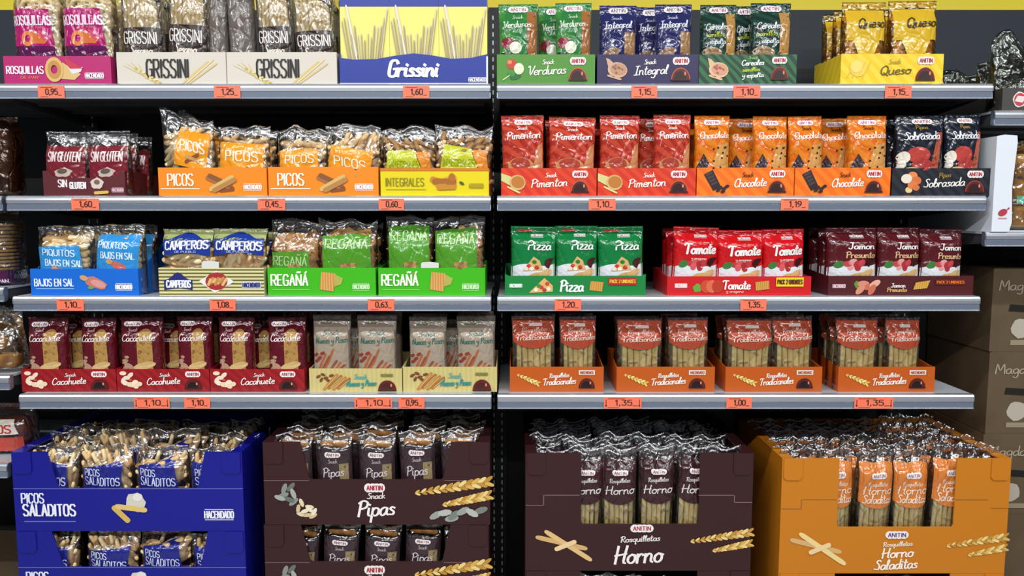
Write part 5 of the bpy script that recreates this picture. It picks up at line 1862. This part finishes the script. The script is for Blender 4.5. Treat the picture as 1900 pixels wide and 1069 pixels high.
def card_box(X, Y, z, w, h, d, label, rot=0, art=None, m=None):
    t = empty('cardboard_box', (X, Y, z), (0, 0, math.radians(rot)))
    body = MB().box(-w / 2, w / 2, 0, d, 0, h).build('box_body', m or KR, t)
    for s_ in (-1, 1):
        MB().box(-w / 2 + .004, w / 2 - .004, d / 2 - s_ * d / 2 + (0 if s_ > 0 else -d / 2 + .001), d / 2 + (-.001 if s_ > 0 else d / 2), h, h + .002).build('top_flap', m or KR, t)
    if art:
        D = Dec(w, h, lambda x, zz, off: (x - w / 2, -off, zz), lambda c: mat('box_print', c, .75))
        art(D)
        D.build(body)
    tag(t, label, 'box', 'brown cardboard boxes beside the shelves')
    return t
zb = 0.25
card_box(-1.56, 0.02, zb, .5, .27, .38, 'dark brown cardboard box low at the left edge beside the navy crates', m=mat('dim_corrugated_card', '#4a3c28', .8))

# ================================================================== neighbouring bay on the right
GR = 'shelves of the right neighbouring bay'
XM0, XM1 = 1.2885, 1.80
zs1, zs2 = WZ(205), WZ(430)
shelf(WX(1846, 218), XM1, zs1, 'grey shelf end at the right edge under the grey cake box', group=GR)
shelf(WX(1829, 443), XM1, zs2, 'grey shelf end at the right edge under the white box', group=GR)

# grey card box of dark cakes on the upper shelf
xg = WX(1861, 180, .01)
GREY = card('#45423e')
def leaf_logo(d):
    d.part('leaf_logo')
    d.ell(.13, .5, .3, .34, '#e8dcd8', 1, 0, wob=.05)
    d.ell(.13, .5, .25, .28, '#c04048', 2, 0)
    d.quad((.09, .42), (.15, .36), (.18, .62), (.11, .66), '#ecd8d4', 3, 3)
t = empty('cake_tray', (xg + .17, .012, zs1))
fp = MB().box(-.17, .17, 0, .003, 0, WZ(163, .01) - zs1).build('front_panel', GREY, t)
for e in (-.17, .167):
    MB().box(e, e + .003, .003, .36, 0, WZ(163, .01) - zs1).build('side_panel', GREY, t)
MB().box(-.167, .167, .003, .36, 0, .002).build('base', GREY, t)
D = Dec(.34, WZ(163, .01) - zs1, lambda x, zz, off: (x - .17, -off, zz), lambda c: card(c))
leaf_logo(D)
D.build(fp)
tag(t, 'dark grey tray with a red leaf emblem at the right edge', 'tray')
SMOKE = clear_film('smoky_film', '#b4b4a8', 0.06, '#e8f0e8')
CAKE = mat('brown_cake', '#8a5a30', .6, grain=('#5a3216', 40, .5))
def cakes(r, S):
    for k in range(2):
        link('cake', loaf_mesh(.085, .05, .06, CAKE, 'cake', .5), r, (-.04 + .085 * k, -.005, .004))
for k, yy in enumerate((.055, .145, .235, .325)):
    simple_packet('cake_bag', .2, (.185, .15, .14, .13)[k], .075, SMOKE, (xg + .105 - .012 * (k == 0), yy, zs1 + .0022), ['clear crackling bag of brown cakes at the front of the grey tray', 'clear bag of brown cakes second in the grey tray',
                  'clear bag of brown cakes third in the grey tray', 'clear bag of brown cakes at the back of the grey tray'][k], 'cake bag',
                  None, cakes, rot=(-4, 3, -2, 2)[k], seed=111 + k, amp=.009, wavy=.05, top0=.45, freq=38)

# white display box with muffins on the lower shelf
xw = WX(1843, 340, .0)
WHT = mat('white_coated_card', '#dfe5ec', 0.5)
hw_ = WZ(250) - zs2
t = empty('muffin_box', (xw, -.004, zs2))
MB().prism([(0, 0), (.046, 0), (.052, hw_ * .1), (.047, hw_ * .45), (.054, hw_ * .92), (.052, hw_ * .99), (.02, hw_), (0, hw_ * .985)], 'y', 0, .003).build('front_flap', WHT, t)
MB().box(0, .003, .003, .42, 0, hw_ * .985).build('side_panel', WHT, t)
MB().box(.4, .403, .003, .42, 0, hw_ * .985).build('side_panel', WHT, t)
MB().box(.003, .4, .003, .42, 0, .003).build('base', WHT, t)
MB().box(.003, .4, .417, .42, .003, hw_ * .985).build('back_panel', WHT, t)
D = Dec(.05, hw_, lambda x, zz, off: (x, -off, zz), lambda c: card(c))
D.part('leaf_logo').ell(.52, .2, .05, .035, '#b83a48', 1, 25)
D.cap(.75, .23, .85, .25, .008, '#b83a48', 1)
D.rect(.3, .135, .75, .145, '#d88a90', 1, 2)
D.build(t)
tag(t, 'tall white display box with small red logo at the right edge', 'box')
MUF = mat('muffin_sponge', '#cf9a3c', .6, grain=('#a8701e', 50, .5))
def muffins(r, S):
    for j in range(3):
        for i in range(2):
            link('muffin', loaf_mesh(.075, .06, .062, MUF, 'muffin', .45), r, (-.04 + .08 * i, 0, .006 + j * .066))
simple_packet('muffin_bag', .175, .235, .085, CLEAR, (xw + .143, .05, zs2 + .0035), 'clear bag of golden muffins standing in the white box', 'muffin bag',
              lambda d: (d.part('label').rect(.1, .3, .6, .38, film('#5aa88a'), 0, 10)), muffins, seed=121, amp=.004, top0=.8)

# brown cardboard boxes stacked below
def mag_art(d):
    d.part('lettering')
    d.text('Magdalenas', .05, .6, .74, .12, '#a89c84', 'hand', .9, .05)
    d.part('hand_hole')
    d.quad((.14, .49), (.38, .47), (.37, .55), (.15, .57), KRD, 1, 3)
    d.part('cloud_logo')
    d.ell(.25, .28, .12, .12, '#b4ac9c', 1, wob=.05)
    d.rect(.17, .08, .42, .14, '#94886f', 1, 2)
xk = 1.393
hz = .238
zt = WZ(495, .13)
for k in range(3):
    card_box(xk + .17 + .003 * (k % 2), .13, zt - .002 - hz * (k + 1), .34, hz - .0025, .32, ['brown cardboard box with white lettering, topmost at the right edge', 'brown cardboard box with white lettering, second from the top at right edge',
              'brown cardboard box with white lettering, third from the top at right edge'][k], rot=0, art=mag_art)
base_z = zt - .002 - hz * 3
card_box(xk + .17, .13, .25, .34, base_z - .25 - .0025, .32, 'low brown cardboard box at the foot of the right-hand stack')
